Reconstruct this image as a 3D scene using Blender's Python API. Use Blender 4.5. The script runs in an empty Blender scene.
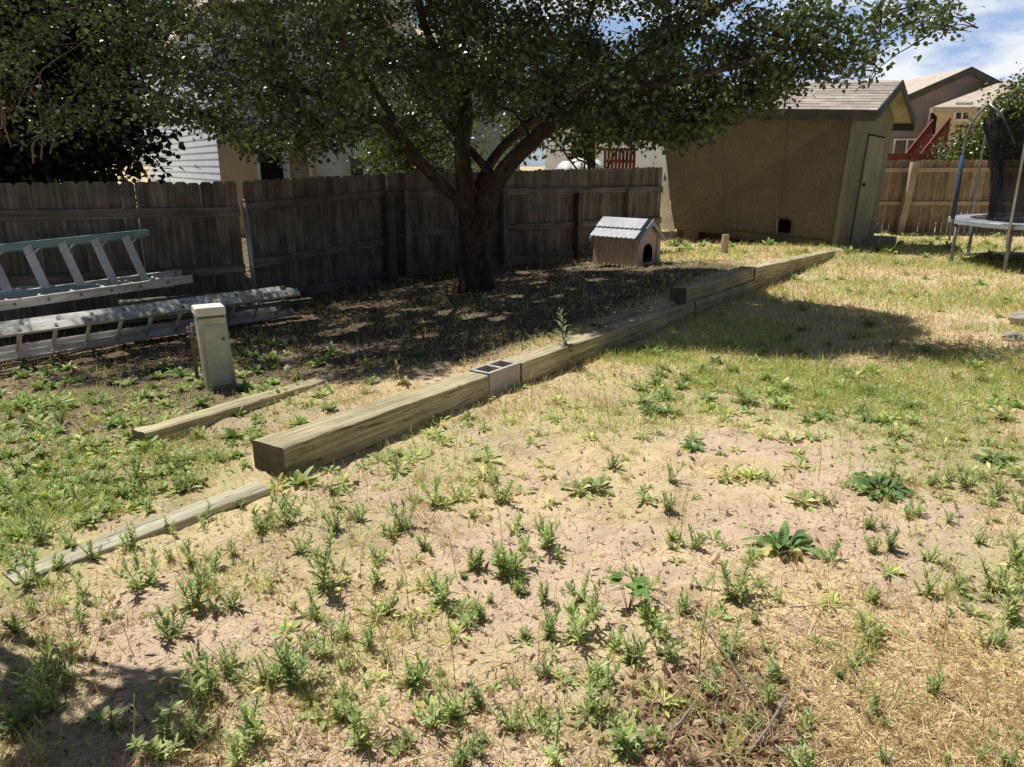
import bpy, math, random
import numpy as np
from mathutils import Vector, noise as mnoise
rng = np.random.default_rng(11); random.seed(5)
R = math.radians
sc = bpy.context.scene
col = sc.collection
# ------------------------------------------------------------------ camera
F, HZ, EYE = 750., 165., 1.75
TH = math.atan((383.5-HZ)/F); SN, CS = math.sin(TH), math.cos(TH)
cd = bpy.data.cameras.new('camera'); cam = bpy.data.objects.new('camera', cd); col.objects.link(cam)
cd.sensor_width = 36; cd.lens = 36*F/1024; cd.clip_end = 2000; cd.clip_start = .05
cam.location = (0, 0, EYE); cam.rotation_euler = (math.pi/2-TH, 0, 0); sc.camera = cam
def ray(u, v):
    Y = (v-383.5)/F
    return (u-512)/F, CS-Y*SN, -SN-Y*CS
def az(u, v, z=0.):                       # survey: bearing (u, v) meets height z
    x, y, d = ray(u, v); t = (z-EYE)/d
    return np.array([x*t, y*t, z])
def ay(u, v, yy):                         # survey: bearing (u, v) at distance yy
    x, y, d = ray(u, v); t = yy/y
    return np.array([x*t, yy, EYE+d*t])
def proj(P):
    P = np.asarray(P, float); z = P[..., 2]-EYE; y = P[..., 1]
    yc = -(z*CS+y*SN); d = np.maximum(y*CS-z*SN, .01)
    return 512+F*P[..., 0]/d, 383.5+F*yc/d
# ------------------------------------------------------------------ light
SUNV = Vector((.37, -.28, -1.)).normalized()      # travel direction of the sunlight
sl = bpy.data.lights.new('sun', 'SUN'); sl.energy = 5.0; sl.angle = R(.53); sl.color = (1, .965, .90)
so = bpy.data.objects.new('sun', sl); col.objects.link(so)
so.rotation_euler = SUNV.to_track_quat('-Z', 'Y').to_euler(); so.location = (-4, 4, 12)
w = bpy.data.worlds.new('World'); sc.world = w; w.use_nodes = True
nt = w.node_tree; N = nt.nodes; bg = N['Background']; bg.inputs['Strength'].default_value = .046
sky = N.new('ShaderNodeTexSky'); sky.sky_type = 'NISHITA'; sky.sun_disc = False
sky.sun_elevation = math.asin(-SUNV.z); sky.sun_rotation = math.atan2(-SUNV.x, -SUNV.y); sky.altitude = 1800
tc = N.new('ShaderNodeTexCoord'); mp = N.new('ShaderNodeMapping'); mp.inputs['Scale'].default_value = (1.6, 1.6, 4.2)
mp.inputs['Location'].default_value = (.35, .1, .2)
nz = N.new('ShaderNodeTexNoise'); nz.inputs['Scale'].default_value = 2.4; nz.inputs['Detail'].default_value = 9; nz.inputs['Roughness'].default_value = .58
cr = N.new('ShaderNodeValToRGB'); cr.color_ramp.elements[0].position = .47; cr.color_ramp.elements[1].position = .58
mx = N.new('ShaderNodeMix'); mx.data_type = 'RGBA'; bc = N.new('ShaderNodeMix'); bc.data_type = 'RGBA'; bc.inputs['A'].default_value = (7.8, 11.2, 17.4, 1); bc.inputs['B'].default_value = (20, 20.5, 21.3, 1); nt.links.new(bc.outputs['Result'], mx.inputs['B'])
nt.links.new(tc.outputs['Generated'], mp.inputs[0]); nt.links.new(mp.outputs[0], nz.inputs['Vector'])
dp = N.new('ShaderNodeVectorMath'); dp.operation = 'DOT_PRODUCT'; dp.inputs[1].default_value = Vector((.50, .82, .24)).normalized()   # a bank of cumulus low over the neighbours' roofs
nm = N.new('ShaderNodeVectorMath'); nm.operation = 'NORMALIZE'; nt.links.new(tc.outputs['Generated'], nm.inputs[0]); nt.links.new(nm.outputs[0], dp.inputs[0])
rg = N.new('ShaderNodeMapRange'); rg.inputs['From Min'].default_value = .78; rg.inputs['From Max'].default_value = .93; rg.inputs['To Min'].default_value = .03; nt.links.new(dp.outputs['Value'], rg.inputs[0])
nt.links.new(cr.outputs[0], bc.inputs['Factor'])
nt.links.new(nz.outputs['Fac'], cr.inputs[0]); nt.links.new(rg.outputs[0], mx.inputs['Factor'])
nt.links.new(sky.outputs[0], mx.inputs['A']); nt.links.new(mx.outputs['Result'], bg.inputs['Color'])
sc.view_settings.view_transform = 'Standard'; sc.view_settings.look = 'None'; sc.view_settings.exposure = 0
sc.cycles.max_bounces = 5; sc.cycles.diffuse_bounces = 3; sc.cycles.transparent_max_bounces = 6; sc.cycles.use_denoising = True
sc.cycles.sample_clamp_indirect = 6
# ------------------------------------------------------------------ materials
def ramp(nt, stops):
    r = nt.nodes.new('ShaderNodeValToRGB'); e = r.color_ramp.elements
    while len(e) < len(stops): e.new(.5)
    for i, (p, c) in enumerate(stops): e[i].position = p; e[i].color = (*c, 1)
    return r
def newmat(name):
    m = bpy.data.materials.new(name); m.use_nodes = True
    nt = m.node_tree; return m, nt, nt.nodes['Principled BSDF']
def pmat(name, stops, scale=(4, 4, 4), detail=6, rough=.8, bump=.2, metal=0, coord='gr', dist=.01, blotch=.25, spec=.3, nscale=1, ro=.6, tint=True, crack=0):
    m, nt, b = newmat(name); L = nt.links.new
    if coord == 'gr':
        a = nt.nodes.new('ShaderNodeAttribute'); a.attribute_name = 'gr'; src = a.outputs['Vector']
    else:
        a = nt.nodes.new('ShaderNodeTexCoord'); src = a.outputs['Object']
    mp = nt.nodes.new('ShaderNodeMapping'); mp.inputs['Scale'].default_value = scale; L(src, mp.inputs[0])
    n1 = nt.nodes.new('ShaderNodeTexNoise'); n1.inputs['Scale'].default_value = nscale; n1.inputs['Detail'].default_value = detail; n1.inputs['Roughness'].default_value = ro
    L(mp.outputs[0], n1.inputs['Vector'])
    r = ramp(nt, stops); L(n1.outputs['Fac'], r.inputs[0])
    n2 = nt.nodes.new('ShaderNodeTexNoise'); n2.inputs['Scale'].default_value = 2.3; n2.inputs['Detail'].default_value = 5; L(src, n2.inputs['Vector'])
    mr = nt.nodes.new('ShaderNodeMapRange'); mr.inputs['From Min'].default_value = .3; mr.inputs['From Max'].default_value = .7
    mr.inputs['To Min'].default_value = 1-blotch; mr.inputs['To Max'].default_value = 1+blotch; L(n2.outputs['Fac'], mr.inputs[0])
    mu = nt.nodes.new('ShaderNodeMix'); mu.data_type = 'RGBA'; mu.blend_type = 'MULTIPLY'; mu.inputs['Factor'].default_value = 1
    L(r.outputs[0], mu.inputs['A']); L(mr.outputs[0], mu.inputs['B']); last = mu.outputs['Result']
    if tint:
        ca = nt.nodes.new('ShaderNodeAttribute'); ca.attribute_name = 'Col'
        m2 = nt.nodes.new('ShaderNodeMix'); m2.data_type = 'RGBA'; m2.blend_type = 'MULTIPLY'; m2.inputs['Factor'].default_value = 1
        L(last, m2.inputs['A']); L(ca.outputs['Color'], m2.inputs['B']); last = m2.outputs['Result']
    if crack:
        mc = nt.nodes.new('ShaderNodeMapping'); mc.inputs['Scale'].default_value = (.55, 24, 24); L(src, mc.inputs[0])
        nc = nt.nodes.new('ShaderNodeTexNoise'); nc.inputs['Scale'].default_value = 1.3; nc.inputs['Detail'].default_value = 3; nc.inputs['Distortion'].default_value = .3; L(mc.outputs[0], nc.inputs['Vector'])
        rc = ramp(nt, [(.484, (1, 1, 1)), (.497, (.16, .13, .1)), (.503, (.16, .13, .1)), (.516, (1, 1, 1))]); L(nc.outputs['Fac'], rc.inputs[0])
        m3 = nt.nodes.new('ShaderNodeMix'); m3.data_type = 'RGBA'; m3.blend_type = 'MULTIPLY'; m3.inputs['Factor'].default_value = crack
        L(last, m3.inputs['A']); L(rc.outputs[0], m3.inputs['B']); last = m3.outputs['Result']
    L(last, b.inputs['Base Color'])
    b.inputs['Roughness'].default_value = rough; b.inputs['Metallic'].default_value = metal; b.inputs['Specular IOR Level'].default_value = spec
    if bump:
        bp = nt.nodes.new('ShaderNodeBump'); bp.inputs['Strength'].default_value = bump; bp.inputs['Distance'].default_value = dist
        L(n1.outputs['Fac'], bp.inputs['Height']); L(bp.outputs[0], b.inputs['Normal'])
    return m
def leafmat(name, trans=.35, rough=.5, spec=.3, boost=(1.25, 1.35, .7), var=(.82, 1.2)):
    m, nt, b = newmat(name); L = nt.links.new
    a = nt.nodes.new('ShaderNodeAttribute'); a.attribute_name = 'Col'
    oi = nt.nodes.new('ShaderNodeObjectInfo'); hs = nt.nodes.new('ShaderNodeHueSaturation')
    mr = nt.nodes.new('ShaderNodeMapRange'); mr.inputs['To Min'].default_value = var[0]; mr.inputs['To Max'].default_value = var[1]
    L(oi.outputs['Random'], mr.inputs[0]); L(mr.outputs[0], hs.inputs['Value']); L(a.outputs['Color'], hs.inputs['Color'])
    L(hs.outputs[0], b.inputs['Base Color']); b.inputs['Roughness'].default_value = rough; b.inputs['Specular IOR Level'].default_value = spec
    t = nt.nodes.new('ShaderNodeBsdfTranslucent'); bo = nt.nodes.new('ShaderNodeMix'); bo.data_type = 'RGBA'; bo.blend_type = 'MULTIPLY'; bo.inputs['Factor'].default_value = 1
    bo.inputs['B'].default_value = (*boost, 1); L(hs.outputs[0], bo.inputs['A']); L(bo.outputs['Result'], t.inputs[0])
    ms = nt.nodes.new('ShaderNodeMixShader'); ms.inputs[0].default_value = trans
    L(b.outputs[0], ms.inputs[1]); L(t.outputs[0], ms.inputs[2]); L(ms.outputs[0], nt.nodes['Material Output'].inputs[0])
    return m
M = {}
WG = (1.4, 30, 30)
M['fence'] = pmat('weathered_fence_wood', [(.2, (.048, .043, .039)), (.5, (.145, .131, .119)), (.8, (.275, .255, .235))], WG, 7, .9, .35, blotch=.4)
M['fence_tan'] = pmat('tan_fence_wood', [(.2, (.14, .10, .068)), (.5, (.32, .245, .17)), (.8, (.47, .375, .275))], WG, 7, .85, .3, blotch=.35)
M['rail_tan'] = pmat('fresh_rail_wood', [(.2, (.27, .2, .13)), (.5, (.48, .37, .255)), (.8, (.62, .5, .37))], WG, 7, .85, .3, blotch=.2)
M['timber'] = pmat('treated_timber', [(.2, (.13, .105, .055)), (.45, (.42, .36, .215)), (.62, (.58, .505, .325)), (.85, (.72, .65, .47))], (1.1, 46, 46), 10, .88, .8, blotch=.25, dist=.006, crack=.9)
M['timber_end'] = pmat('timber_end_grain', [(.25, (.06, .047, .034)), (.6, (.19, .155, .115)), (.8, (.33, .29, .225))], (30, 9, 9), 8, .95, .8, blotch=.3)
M['board'] = pmat('bleached_board', [(.2, (.19, .165, .11)), (.5, (.5, .465, .34)), (.8, (.68, .64, .50))], (1.2, 30, 30), 9, .9, .5, blotch=.25, crack=.8)
M['plank'] = pmat('old_grey_plank', [(.2, (.08, .072, .06)), (.5, (.20, .185, .155)), (.8, (.36, .34, .29))], WG, 8, .9, .5, blotch=.3, crack=.8)
M['alu'] = pmat('dull_aluminium', [(.3, (.52, .53, .54)), (.7, (.72, .73, .74))], (3, 30, 30), 6, .48, .08, metal=.3, blotch=.2)
M['alu_old'] = pmat('oxidised_aluminium', [(.3, (.40, .37, .33)), (.5, (.62, .60, .56)), (.7, (.80, .79, .76))], (3, 30, 30), 7, .6, .1, metal=.15, blotch=.3)
M['blue'] = pmat('blue_fibreglass', [(.3, (.16, .27, .31)), (.7, (.28, .40, .45))], (2, 40, 40), 5, .5, .05, blotch=.2)
M['cap'] = pmat('black_plastic', [(.3, (.02, .02, .02)), (.7, (.05, .05, .05))], (20, 20, 20), 3, .6, .05)
M['pedestal'] = pmat('painted_metal', [(.25, (.39, .41, .34)), (.6, (.52, .54, .455)), (.8, (.58, .60, .51))], (9, 9, 4), 6, .6, .06, blotch=.12)
M['pedestal_cap'] = pmat('pale_cap', [(.3, (.66, .66, .60)), (.7, (.78, .78, .71))], (12, 12, 12), 5, .6, .05, blotch=.1)
M['concrete'] = pmat('concrete', [(.25, (.36, .33, .285)), (.6, (.56, .52, .465)), (.85, (.70, .66, .6))], (60, 60, 60), 6, .95, .5, dist=.004, blotch=.15)
M['osb'] = pmat('brown_osb', [(.3, (.10, .084, .055)), (.52, (.155, .132, .09)), (.7, (.22, .19, .134))], (16, 16, 7), 9, .85, .35, blotch=.07, coord='obj', ro=.8, dist=.006, nscale=2.2)
M['osb_tan'] = pmat('tan_osb', [(.3, (.2, .15, .08)), (.55, (.36, .285, .17)), (.75, (.46, .38, .25))], (22, 22, 12), 6, .85, .35, coord='obj', ro=.75)
M['shed_side'] = pmat('olive_siding', [(.3, (.20, .195, .14)), (.7, (.275, .265, .195))], (9, 9, 1.5), 6, .8, .12, coord='obj', blotch=.12)
M['soffit'] = pmat('tan_soffit', [(.3, (.52, .43, .27)), (.7, (.62, .52, .34))], (5, 5, 5), 5, .8, .1, coord='obj')
M['fascia'] = pmat('dark_fascia', [(.3, (.055, .06, .05)), (.7, (.095, .098, .08))], (4, 4, 10), 5, .7, .1, coord='obj')
M['shingle'] = pmat('grey_brown_shingles', [(.25, (.33, .28, .24)), (.5, (.48, .415, .365)), (.8, (.62, .55, .5))], (5, 22, 22), 8, .95, .5, coord='gr', blotch=.15)
M['dark'] = pmat('dark_interior', [(.3, (.006, .005, .004)), (.7, (.012, .01, .008))], bump=0, rough=1, spec=0)
M['skid'] = pmat('dirty_skid_wood', [(.2, (.10, .07, .045)), (.6, (.21, .155, .105)), (.85, (.29, .22, .15))], WG, 7, .9, .3)
M['dog_tan'] = pmat('tan_plastic', [(.3, (.56, .45, .33)), (.7, (.70, .58, .44))], (14, 14, 14), 5, .7, .08, blotch=.1)
M['dog_pink'] = pmat('dusty_pink_plastic', [(.3, (.64, .48, .38)), (.7, (.78, .6, .48))], (14, 14, 14), 5, .7, .08, blotch=.1)
M['dog_roof'] = pmat('grey_plastic_roof', [(.3, (.40, .41, .44)), (.7, (.58, .59, .63))], (16, 16, 16), 6, .65, .03, blotch=.12)
M['steel'] = pmat('galvanised_steel', [(.3, (.33, .34, .35)), (.7, (.50, .51, .52))], (6, 6, 6), 6, .42, .05, metal=.6, blotch=.2)
M['steel_dark'] = pmat('dirty_steel_tube', [(.3, (.17, .175, .175)), (.7, (.3, .31, .31))], (6, 6, 6), 6, .5, .05, metal=.4, blotch=.2)
M['foam'] = pmat('faded_blue_foam', [(.3, (.03, .055, .12)), (.7, (.05, .085, .17))], (6, 6, 6), 5, .8, .1)
M['pad'] = pmat('silver_grey_pad', [(.3, (.22, .24, .27)), (.7, (.32, .34, .38))], (5, 5, 5), 5, .6, .1, blotch=.15)
M['mat'] = pmat('black_jump_mat', [(.3, (.035, .037, .045)), (.7, (.07, .073, .085))], (8, 8, 8), 5, .75, .05)
M['mauve'] = pmat('mauve_lap_siding', [(.3, (.285, .24, .235)), (.7, (.32, .272, .266))], (1, 1, 1), 3, .8, 0, coord='obj', blotch=.06)
M['beige'] = pmat('beige_siding', [(.3, (.60, .50, .39)), (.7, (.67, .57, .45))], (1, 1, 1), 3, .8, 0, coord='obj', blotch=.06)
M['white_siding'] = pmat('white_lap_siding', [(.3, (.80, .88, 1.)), (.7, (.86, .94, 1.))], (1, 1, 1), 3, .7, 0, coord='obj', blotch=.05)
M['cream'] = pmat('cream_wall', [(.3, (.60, .50, .33)), (.7, (.68, .57, .39))], (1, 1, 1), 3, .7, 0, coord='obj', blotch=.05)
M['bluegrey'] = pmat('blue_grey_siding', [(.3, (.36, .42, .47)), (.7, (.43, .49, .54))], (1, 1, 1), 3, .7, 0, coord='obj', blotch=.05)
M['trim'] = pmat('white_trim', [(.3, (.70, .69, .67)), (.7, (.8, .79, .77))], (4, 4, 4), 3, .6, 0)
M['glass'] = pmat('window_glass', [(.3, (.012, .014, .018)), (.7, (.03, .034, .04))], (1, 1, 1), 2, .08, 0, spec=.8)
M['blind'] = pmat('brown_blind', [(.3, (.30, .25, .2)), (.7, (.4, .33, .27))], (4, 4, 30), 4, .7, 0)
M['tan_roof'] = pmat('tan_roof_shingles', [(.25, (.45, .375, .295)), (.5, (.56, .475, .385)), (.8, (.68, .59, .49))], (3, 10, 10), 8, .95, .2, blotch=.12)
M['red'] = pmat('red_stained_wood', [(.2, (.15, .035, .03)), (.6, (.26, .075, .065)), (.85, (.34, .125, .105))], WG, 6, .75, .2)
M['tarp'] = pmat('white_tarp', [(.3, (.72, .72, .72)), (.7, (.82, .82, .82))], (6, 6, 6), 4, .6, .1)
M['bark'] = pmat('rough_bark', [(.25, (.018, .013, .011)), (.5, (.062, .047, .039)), (.8, (.13, .105, .09))], (5, 16, 16), 9, .95, 1., dist=.03, blotch=.3)
M['twig'] = pmat('grey_twig_bark', [(.3, (.17, .14, .12)), (.7, (.36, .31, .28))], (4, 20, 20), 5, .9, .2)
M['leaf'] = leafmat('tree_leaf', .32, .33, .6, var=(1, 1))
M['leaf_dark'] = leafmat('dark_tree_leaf', .15, .4, .5, var=(1, 1))
M['weed'] = leafmat('weed_leaf', .22, .55, .25)
M['grassm'] = leafmat('grass_blade', .45, .55, .3, var=(1, 1))
M['dry'] = leafmat('dry_stalks', .22, .6, .25, (1.1, 1, .8), var=(1, 1))
M['stone'] = pmat('pale_stone', [(.3, (.30, .27, .23)), (.7, (.50, .46, .41))], (18, 18, 18), 6, .95, .4, coord='obj')
M['petal'] = leafmat('pink_petal', .3, .6, .2, (1, 1, 1))
# net: real mesh threads are finer than a pixel, so an even part-transparent black cloth
def netmat():
    m, nt, b = newmat('black_net'); L = nt.links.new
    b.inputs['Base Color'].default_value = (.02, .021, .026, 1); b.inputs['Roughness'].default_value = .85; b.inputs['Specular IOR Level'].default_value = .1
    t = nt.nodes.new('ShaderNodeBsdfTransparent'); ms = nt.nodes.new('ShaderNodeMixShader')
    tcn = nt.nodes.new('ShaderNodeTexCoord'); n = nt.nodes.new('ShaderNodeTexNoise'); n.inputs['Scale'].default_value = 3; L(tcn.outputs['Object'], n.inputs['Vector'])
    mr = nt.nodes.new('ShaderNodeMapRange'); mr.inputs['To Min'].default_value = .5; mr.inputs['To Max'].default_value = .8; L(n.outputs['Fac'], mr.inputs[0])
    L(mr.outputs[0], ms.inputs[0]); L(t.outputs[0], ms.inputs[1]); L(b.outputs[0], ms.inputs[2]); L(ms.outputs[0], nt.nodes['Material Output'].inputs[0])
    return m
M['net'] = netmat()
# ------------------------------------------------------------------ object helpers
def tag(o, label=None, cat=None, group=None, kind=None):
    if label: o['label'] = label
    if cat: o['category'] = cat
    if group: o['group'] = group
    if kind: o['kind'] = kind
    return o
def thing(name, label, cat, loc, group=None):
    o = bpy.data.objects.new(name, None); col.objects.link(o); o.empty_display_size = .1
    o.location = [float(c) for c in loc]; return tag(o, label, cat, group)
def wloc(o):
    p = np.zeros(3)
    while o is not None: p += np.array(o.location); o = o.parent
    return p
def npmesh(name, V, F, mat, parent=None, colr=None, gr=None, smooth=False, base=None):
    V = np.asarray(V, np.float32); o_loc = np.zeros(3)
    if parent is not None: V = V-wloc(parent)
    elif base is not None: o_loc = np.asarray(base, float); V = V-o_loc
    me = bpy.data.meshes.new(name); me.vertices.add(len(V)); me.vertices.foreach_set('co', np.ascontiguousarray(V, np.float32).ravel())
    if isinstance(F, np.ndarray):
        n, k = F.shape; idx = F.ravel().astype(np.int32); st = np.arange(0, n*k, k, dtype=np.int32)
    else:
        idx = np.array([i for f in F for i in f], np.int32); ln = np.array([len(f) for f in F]); st = np.concatenate([[0], np.cumsum(ln)[:-1]]).astype(np.int32); n = len(F)
    me.loops.add(len(idx)); me.loops.foreach_set('vertex_index', idx); me.polygons.add(n); me.polygons.foreach_set('loop_start', st)
    me.polygons.foreach_set('use_smooth', np.full(n, bool(smooth)))
    c4 = np.ones((len(V), 4), np.float32)
    if colr is not None: c4[:, :3] = colr
    a = me.attributes.new('Col', 'FLOAT_COLOR', 'POINT'); a.data.foreach_set('color', c4.ravel())
    if gr is not None:
        a = me.attributes.new('gr', 'FLOAT_VECTOR', 'POINT'); a.data.foreach_set('vector', np.asarray(gr, np.float32).ravel())
    me.update(calc_edges=True); me.materials.append(mat)
    o = bpy.data.objects.new(name, me); col.objects.link(o); o.location = o_loc
    if parent is not None: o.parent = parent
    return o
class MB:
    def __init__(s): s.v = []; s.f = []; s.g = []; s.c = []
    def add(s, V, Fc, G=None, c=1.):
        k = len(s.v); s.v += [tuple(map(float, p)) for p in V]; s.f += [tuple(i+k for i in f) for f in Fc]
        s.g += [tuple(map(float, p)) for p in (V if G is None else G)]
        cc = (c, c, c) if np.isscalar(c) else tuple(c); s.c += [cc]*len(V); return s
    def hexa(s, P, c=1., grain=0):                # P: 4 bottom then 4 top (same order)
        P = [np.asarray(p, float) for p in P]; o = random.random()*40
        ax = [P[1]-P[0], P[3]-P[0], P[4]-P[0]]; L = [np.linalg.norm(a) for a in ax]
        uvw = [(0, 0, 0), (1, 0, 0), (1, 1, 0), (0, 1, 0), (0, 0, 1), (1, 0, 1), (1, 1, 1), (0, 1, 1)]
        G = []
        for t in uvw:
            q = [t[i]*L[i] for i in range(3)]; q = q[grain:]+q[:grain]; G.append((q[0]+o, q[1]+o*.7, q[2]+o*.3))
        return s.add(P, [(3, 2, 1, 0), (4, 5, 6, 7), (0, 1, 5, 4), (1, 2, 6, 5), (2, 3, 7, 6), (3, 0, 4, 7)], G, c)
    def box(s, ctr, X, Y, Z, c=1., grain=0):      # full-length edge vectors, ctr = centre
        ctr, X, Y, Z = [np.asarray(a, float) for a in (ctr, X, Y, Z)]
        b = ctr-X/2-Y/2-Z/2
        return s.hexa([b, b+X, b+X+Y, b+Y, b+Z, b+X+Z, b+X+Y+Z, b+Y+Z], c, grain)
    def bar(s, p0, p1, wd, ht, c=1., up=(0, 0, 1)):
        p0, p1 = np.asarray(p0, float), np.asarray(p1, float); X = p1-p0; u = np.asarray(up, float)
        Y = np.cross(u, X); Y /= np.linalg.norm(Y); Z = np.cross(X, Y); Z /= np.linalg.norm(Z)
        return s.box((p0+p1)/2, X, Y*wd, Z*ht, c)
    def tube(s, pts, rad, n=8, c=1., cap=True):
        pts = [np.asarray(p, float) for p in pts]; m = len(pts)
        if np.isscalar(rad): rad = [rad]*m
        t0 = pts[1]-pts[0]; a = np.array([0, 0, 1.]) if abs(t0[2]) < .9*np.linalg.norm(t0) else np.array([1., 0, 0])
        V = []; G = []; ln = 0; o = random.random()*30; pu = None
        for i, p in enumerate(pts):
            t = pts[min(i+1, m-1)]-pts[max(i-1, 0)]; t = t/(np.linalg.norm(t)+1e-9)
            u = np.cross(t, a) if pu is None else pu-t*np.dot(pu, t)
            u /= np.linalg.norm(u)+1e-9; w_ = np.cross(t, u); pu = u
            if i: ln += np.linalg.norm(p-pts[i-1])
            for k in range(n):
                th = 2*math.pi*k/n; q = u*math.cos(th)+w_*math.sin(th)
                V.append(p+q*rad[i]); G.append((ln+o, q[0]*rad[i]+o, q[1]*rad[i]+q[2]*rad[i]))
        fs = [(i*n+k, i*n+(k+1) % n, (i+1)*n+(k+1) % n, (i+1)*n+k) for i in range(m-1) for k in range(n)]
        if cap: fs += [tuple(range(n))[::-1], tuple((m-1)*n+k for k in range(n))]
        return s.add(V, fs, G, c)
    def build(s, name, mat, parent=None, smooth=False, base=None, bevel=0):
        o = npmesh(name, np.array(s.v), s.f, mat, parent, np.array(s.c), np.array(s.g), smooth, base)
        if bevel:
            b = o.modifiers.new('bevel', 'BEVEL'); b.width = bevel; b.segments = 2; b.limit_method = 'ANGLE'
        return o
def vec(*a): return np.array(a, float)
def unit(a): a = np.asarray(a, float); return a/np.linalg.norm(a)
Z3 = vec(0, 0, 1)
# numpy value noise
_T = rng.random((256, 256))
def vnoise(x, y):
    x = np.asarray(x, float); y = np.asarray(y, float); xi = np.floor(x).astype(int); yi = np.floor(y).astype(int); fx = x-xi; fy = y-yi
    fx = fx*fx*(3-2*fx); fy = fy*fy*(3-2*fy); g = lambda a, b: _T[a & 255, b & 255]
    return (g(xi, yi)*(1-fx)+g(xi+1, yi)*fx)*(1-fy)+(g(xi, yi+1)*(1-fx)+g(xi+1, yi+1)*fx)*fy
def fbm(x, y, o=4):
    a, s, t = 0., .5, 0.
    for i in range(o): a = a+s*vnoise(x*2**i+17*i, y*2**i+31*i); t += s; s *= .5
    return a/t
def sstep(a, b, x): t = np.clip((x-a)/(b-a), 0, 1); return t*t*(3-2*t)
# ------------------------------------------------------------------ ground
LO = np.array([-1.31, 4.0]); LD = np.array([.5867, .8098]); LN = np.array([-.8098, .5867])   # edging line: origin, along, left normal
def tp(x, y): dx, dy = x-LO[0], y-LO[1]; return dx*LD[0]+dy*LD[1], dx*LN[0]+dy*LN[1]
def L3(t, p, z): q = LO+LD*t+LN*p; return vec(q[0], q[1], z)
def tz(x, y, fine=True):
    x = np.asarray(x, float); y = np.asarray(y, float); t, p = tp(x, y)
    hL = np.interp(t, [-3, 0, 2, 5.7, 8, 12.5, 16], [-.02, .03, .13, .21, .31, .19, .12]); hF = np.interp(t, [-2, 1, 9, 14], [-.05, -.12, .08, .1])
    hl = hL+(hF-hL)*sstep(.4, 4., p)
    hr = np.interp(t, [5.5, 12.5, 16], [0, .1, .05])*np.exp(-np.maximum(-p, 0)/4)
    z = hr+(hl-hr)*sstep(.03, .17, p)
    far = np.hypot(x, y-8); z = z*(1-sstep(22, 40, far))
    nr = 1-sstep(22, 30, far)
    z = z+nr*(fbm(x*.9, y*.9, 3)-.5)*.05
    if fine:
        k = 1-sstep(3, 9, y)
        z = z+nr*((fbm(x*5, y*5, 4)-.5)*.06*(.4+.6*k)+(fbm(x*22+5, y*22, 3)-.5)*.024*k)
    return z
def at(x, y): return vec(x, y, float(tz(x, y)))
# plan of the yard cover: blobs (u, v, ru, rv) surveyed on the ground; value 0..1
def blobs(L_):
    out = []
    for (u, v, ru, rv, a) in L_:
        c = az(u, v, .05); ex = az(u+ru, v, .05)-c; ey = az(u, v-rv, .05)-az(u, v+rv, .05)
        out.append((c[0], c[1], np.linalg.norm(ex[:2]), np.linalg.norm(ey[:2])/2, a, math.atan2(ey[0], ey[1])))
    return out
GREEN = blobs([(110, 470, 120, 50, 1), (90, 386, 130, 12, 1), (20, 560, 60, 60, .9), (20, 690, 50, 60, .8), (60, 420, 110, 25, .9), (960, 440, 110, 40, 1), (860, 390, 170, 30, 1), (720, 385, 80, 22, .8),
    (960, 370, 70, 14, .8), (620, 395, 70, 30, .55), (430, 450, 60, 30, .55), (330, 520, 80, 40, .5), (490, 430, 60, 24, .5), (250, 560, 90, 40, .35), (240, 690, 90, 60, .35), (430, 620, 90, 50, .25),
    (980, 560, 60, 60, .45), (600, 700, 50, 60, .5), (640, 500, 60, 20, .2), (880, 262, 60, 6, .9), (985, 262, 60, 10, .9), (940, 245, 80, 5, 1), (700, 258, 60, 5, .6), (860, 285, 60, 8, .7), (960, 300, 60, 9, .6), (730, 350, 60, 14, .6),
    (640, 350, 50, 10, .7), (270, 430, 30, 20, .5), (300, 410, 60, 12, .3), (800, 268, 20, 9, .8)])
BARE = blobs([(180, 640, 120, 60, 1), (330, 545, 70, 26, .8), (440, 700, 90, 30, .8), (560, 520, 90, 24, .8), (260, 720, 60, 40, .7), (560, 680, 40, 50, .8), (880, 545, 60, 22, .8), (760, 520, 110, 34, 1), (640, 560, 80, 30, .7), (500, 745, 120, 30, .9), (350, 740, 80, 22, .8), (120, 710, 70, 50, 1), (480, 650, 90, 40, .5), (560, 470, 60, 20, .5),
    (900, 560, 60, 25, .6), (985, 325, 40, 16, .8), (700, 480, 60, 16, .6), (360, 500, 40, 20, .4), (560, 620, 60, 40, .5), (470, 320, 60, 16, .7), (300, 590, 60, 25, .5)])
STRAW = blobs([(900, 720, 140, 60, 1), (960, 650, 90, 40, .9), (800, 650, 90, 30, .7), (740, 640, 60, 26, .6), (850, 610, 80, 16, .4)])
MULCH = blobs([(725, 720, 90, 60, 1), (690, 690, 50, 30, .7), (800, 750, 50, 30, .6), (760, 660, 40, 20, .5)])
def mask(B, x, y):
    s = np.zeros_like(np.asarray(x, float))
    for (cx, cy, rx, ry, a, th) in B:
        dx, dy = x-cx, y-cy; c, q = math.cos(-th), math.sin(-th); ux = dx*c+dy*math.sin(th)*0-dy*0-dx*0; 
        ax = dx*math.cos(th)-dy*math.sin(th); ayy = dx*math.sin(th)+dy*math.cos(th)
        s = np.maximum(s, a*np.exp(-(((ax/rx)**2+(ayy/ry)**2)*.9)**1.5))
    return s
def axis(segs):
    out = [segs[0][0]]
    for a, b, n in segs: out += list(np.linspace(a, b, n+1)[1:])
    return np.array(out)
gx = axis([(-600, -60, 6), (-60, -12, 16), (-12, -3.4, 90), (-3.4, 3.4, 300), (3.4, 14, 130), (14, 60, 20), (60, 600, 6)])
gy = axis([(-60, -2, 8), (-2, 1.4, 20), (1.4, 5.2, 230), (5.2, 10, 160), (10, 22, 120), (22, 60, 20), (60, 900, 8)])
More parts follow.
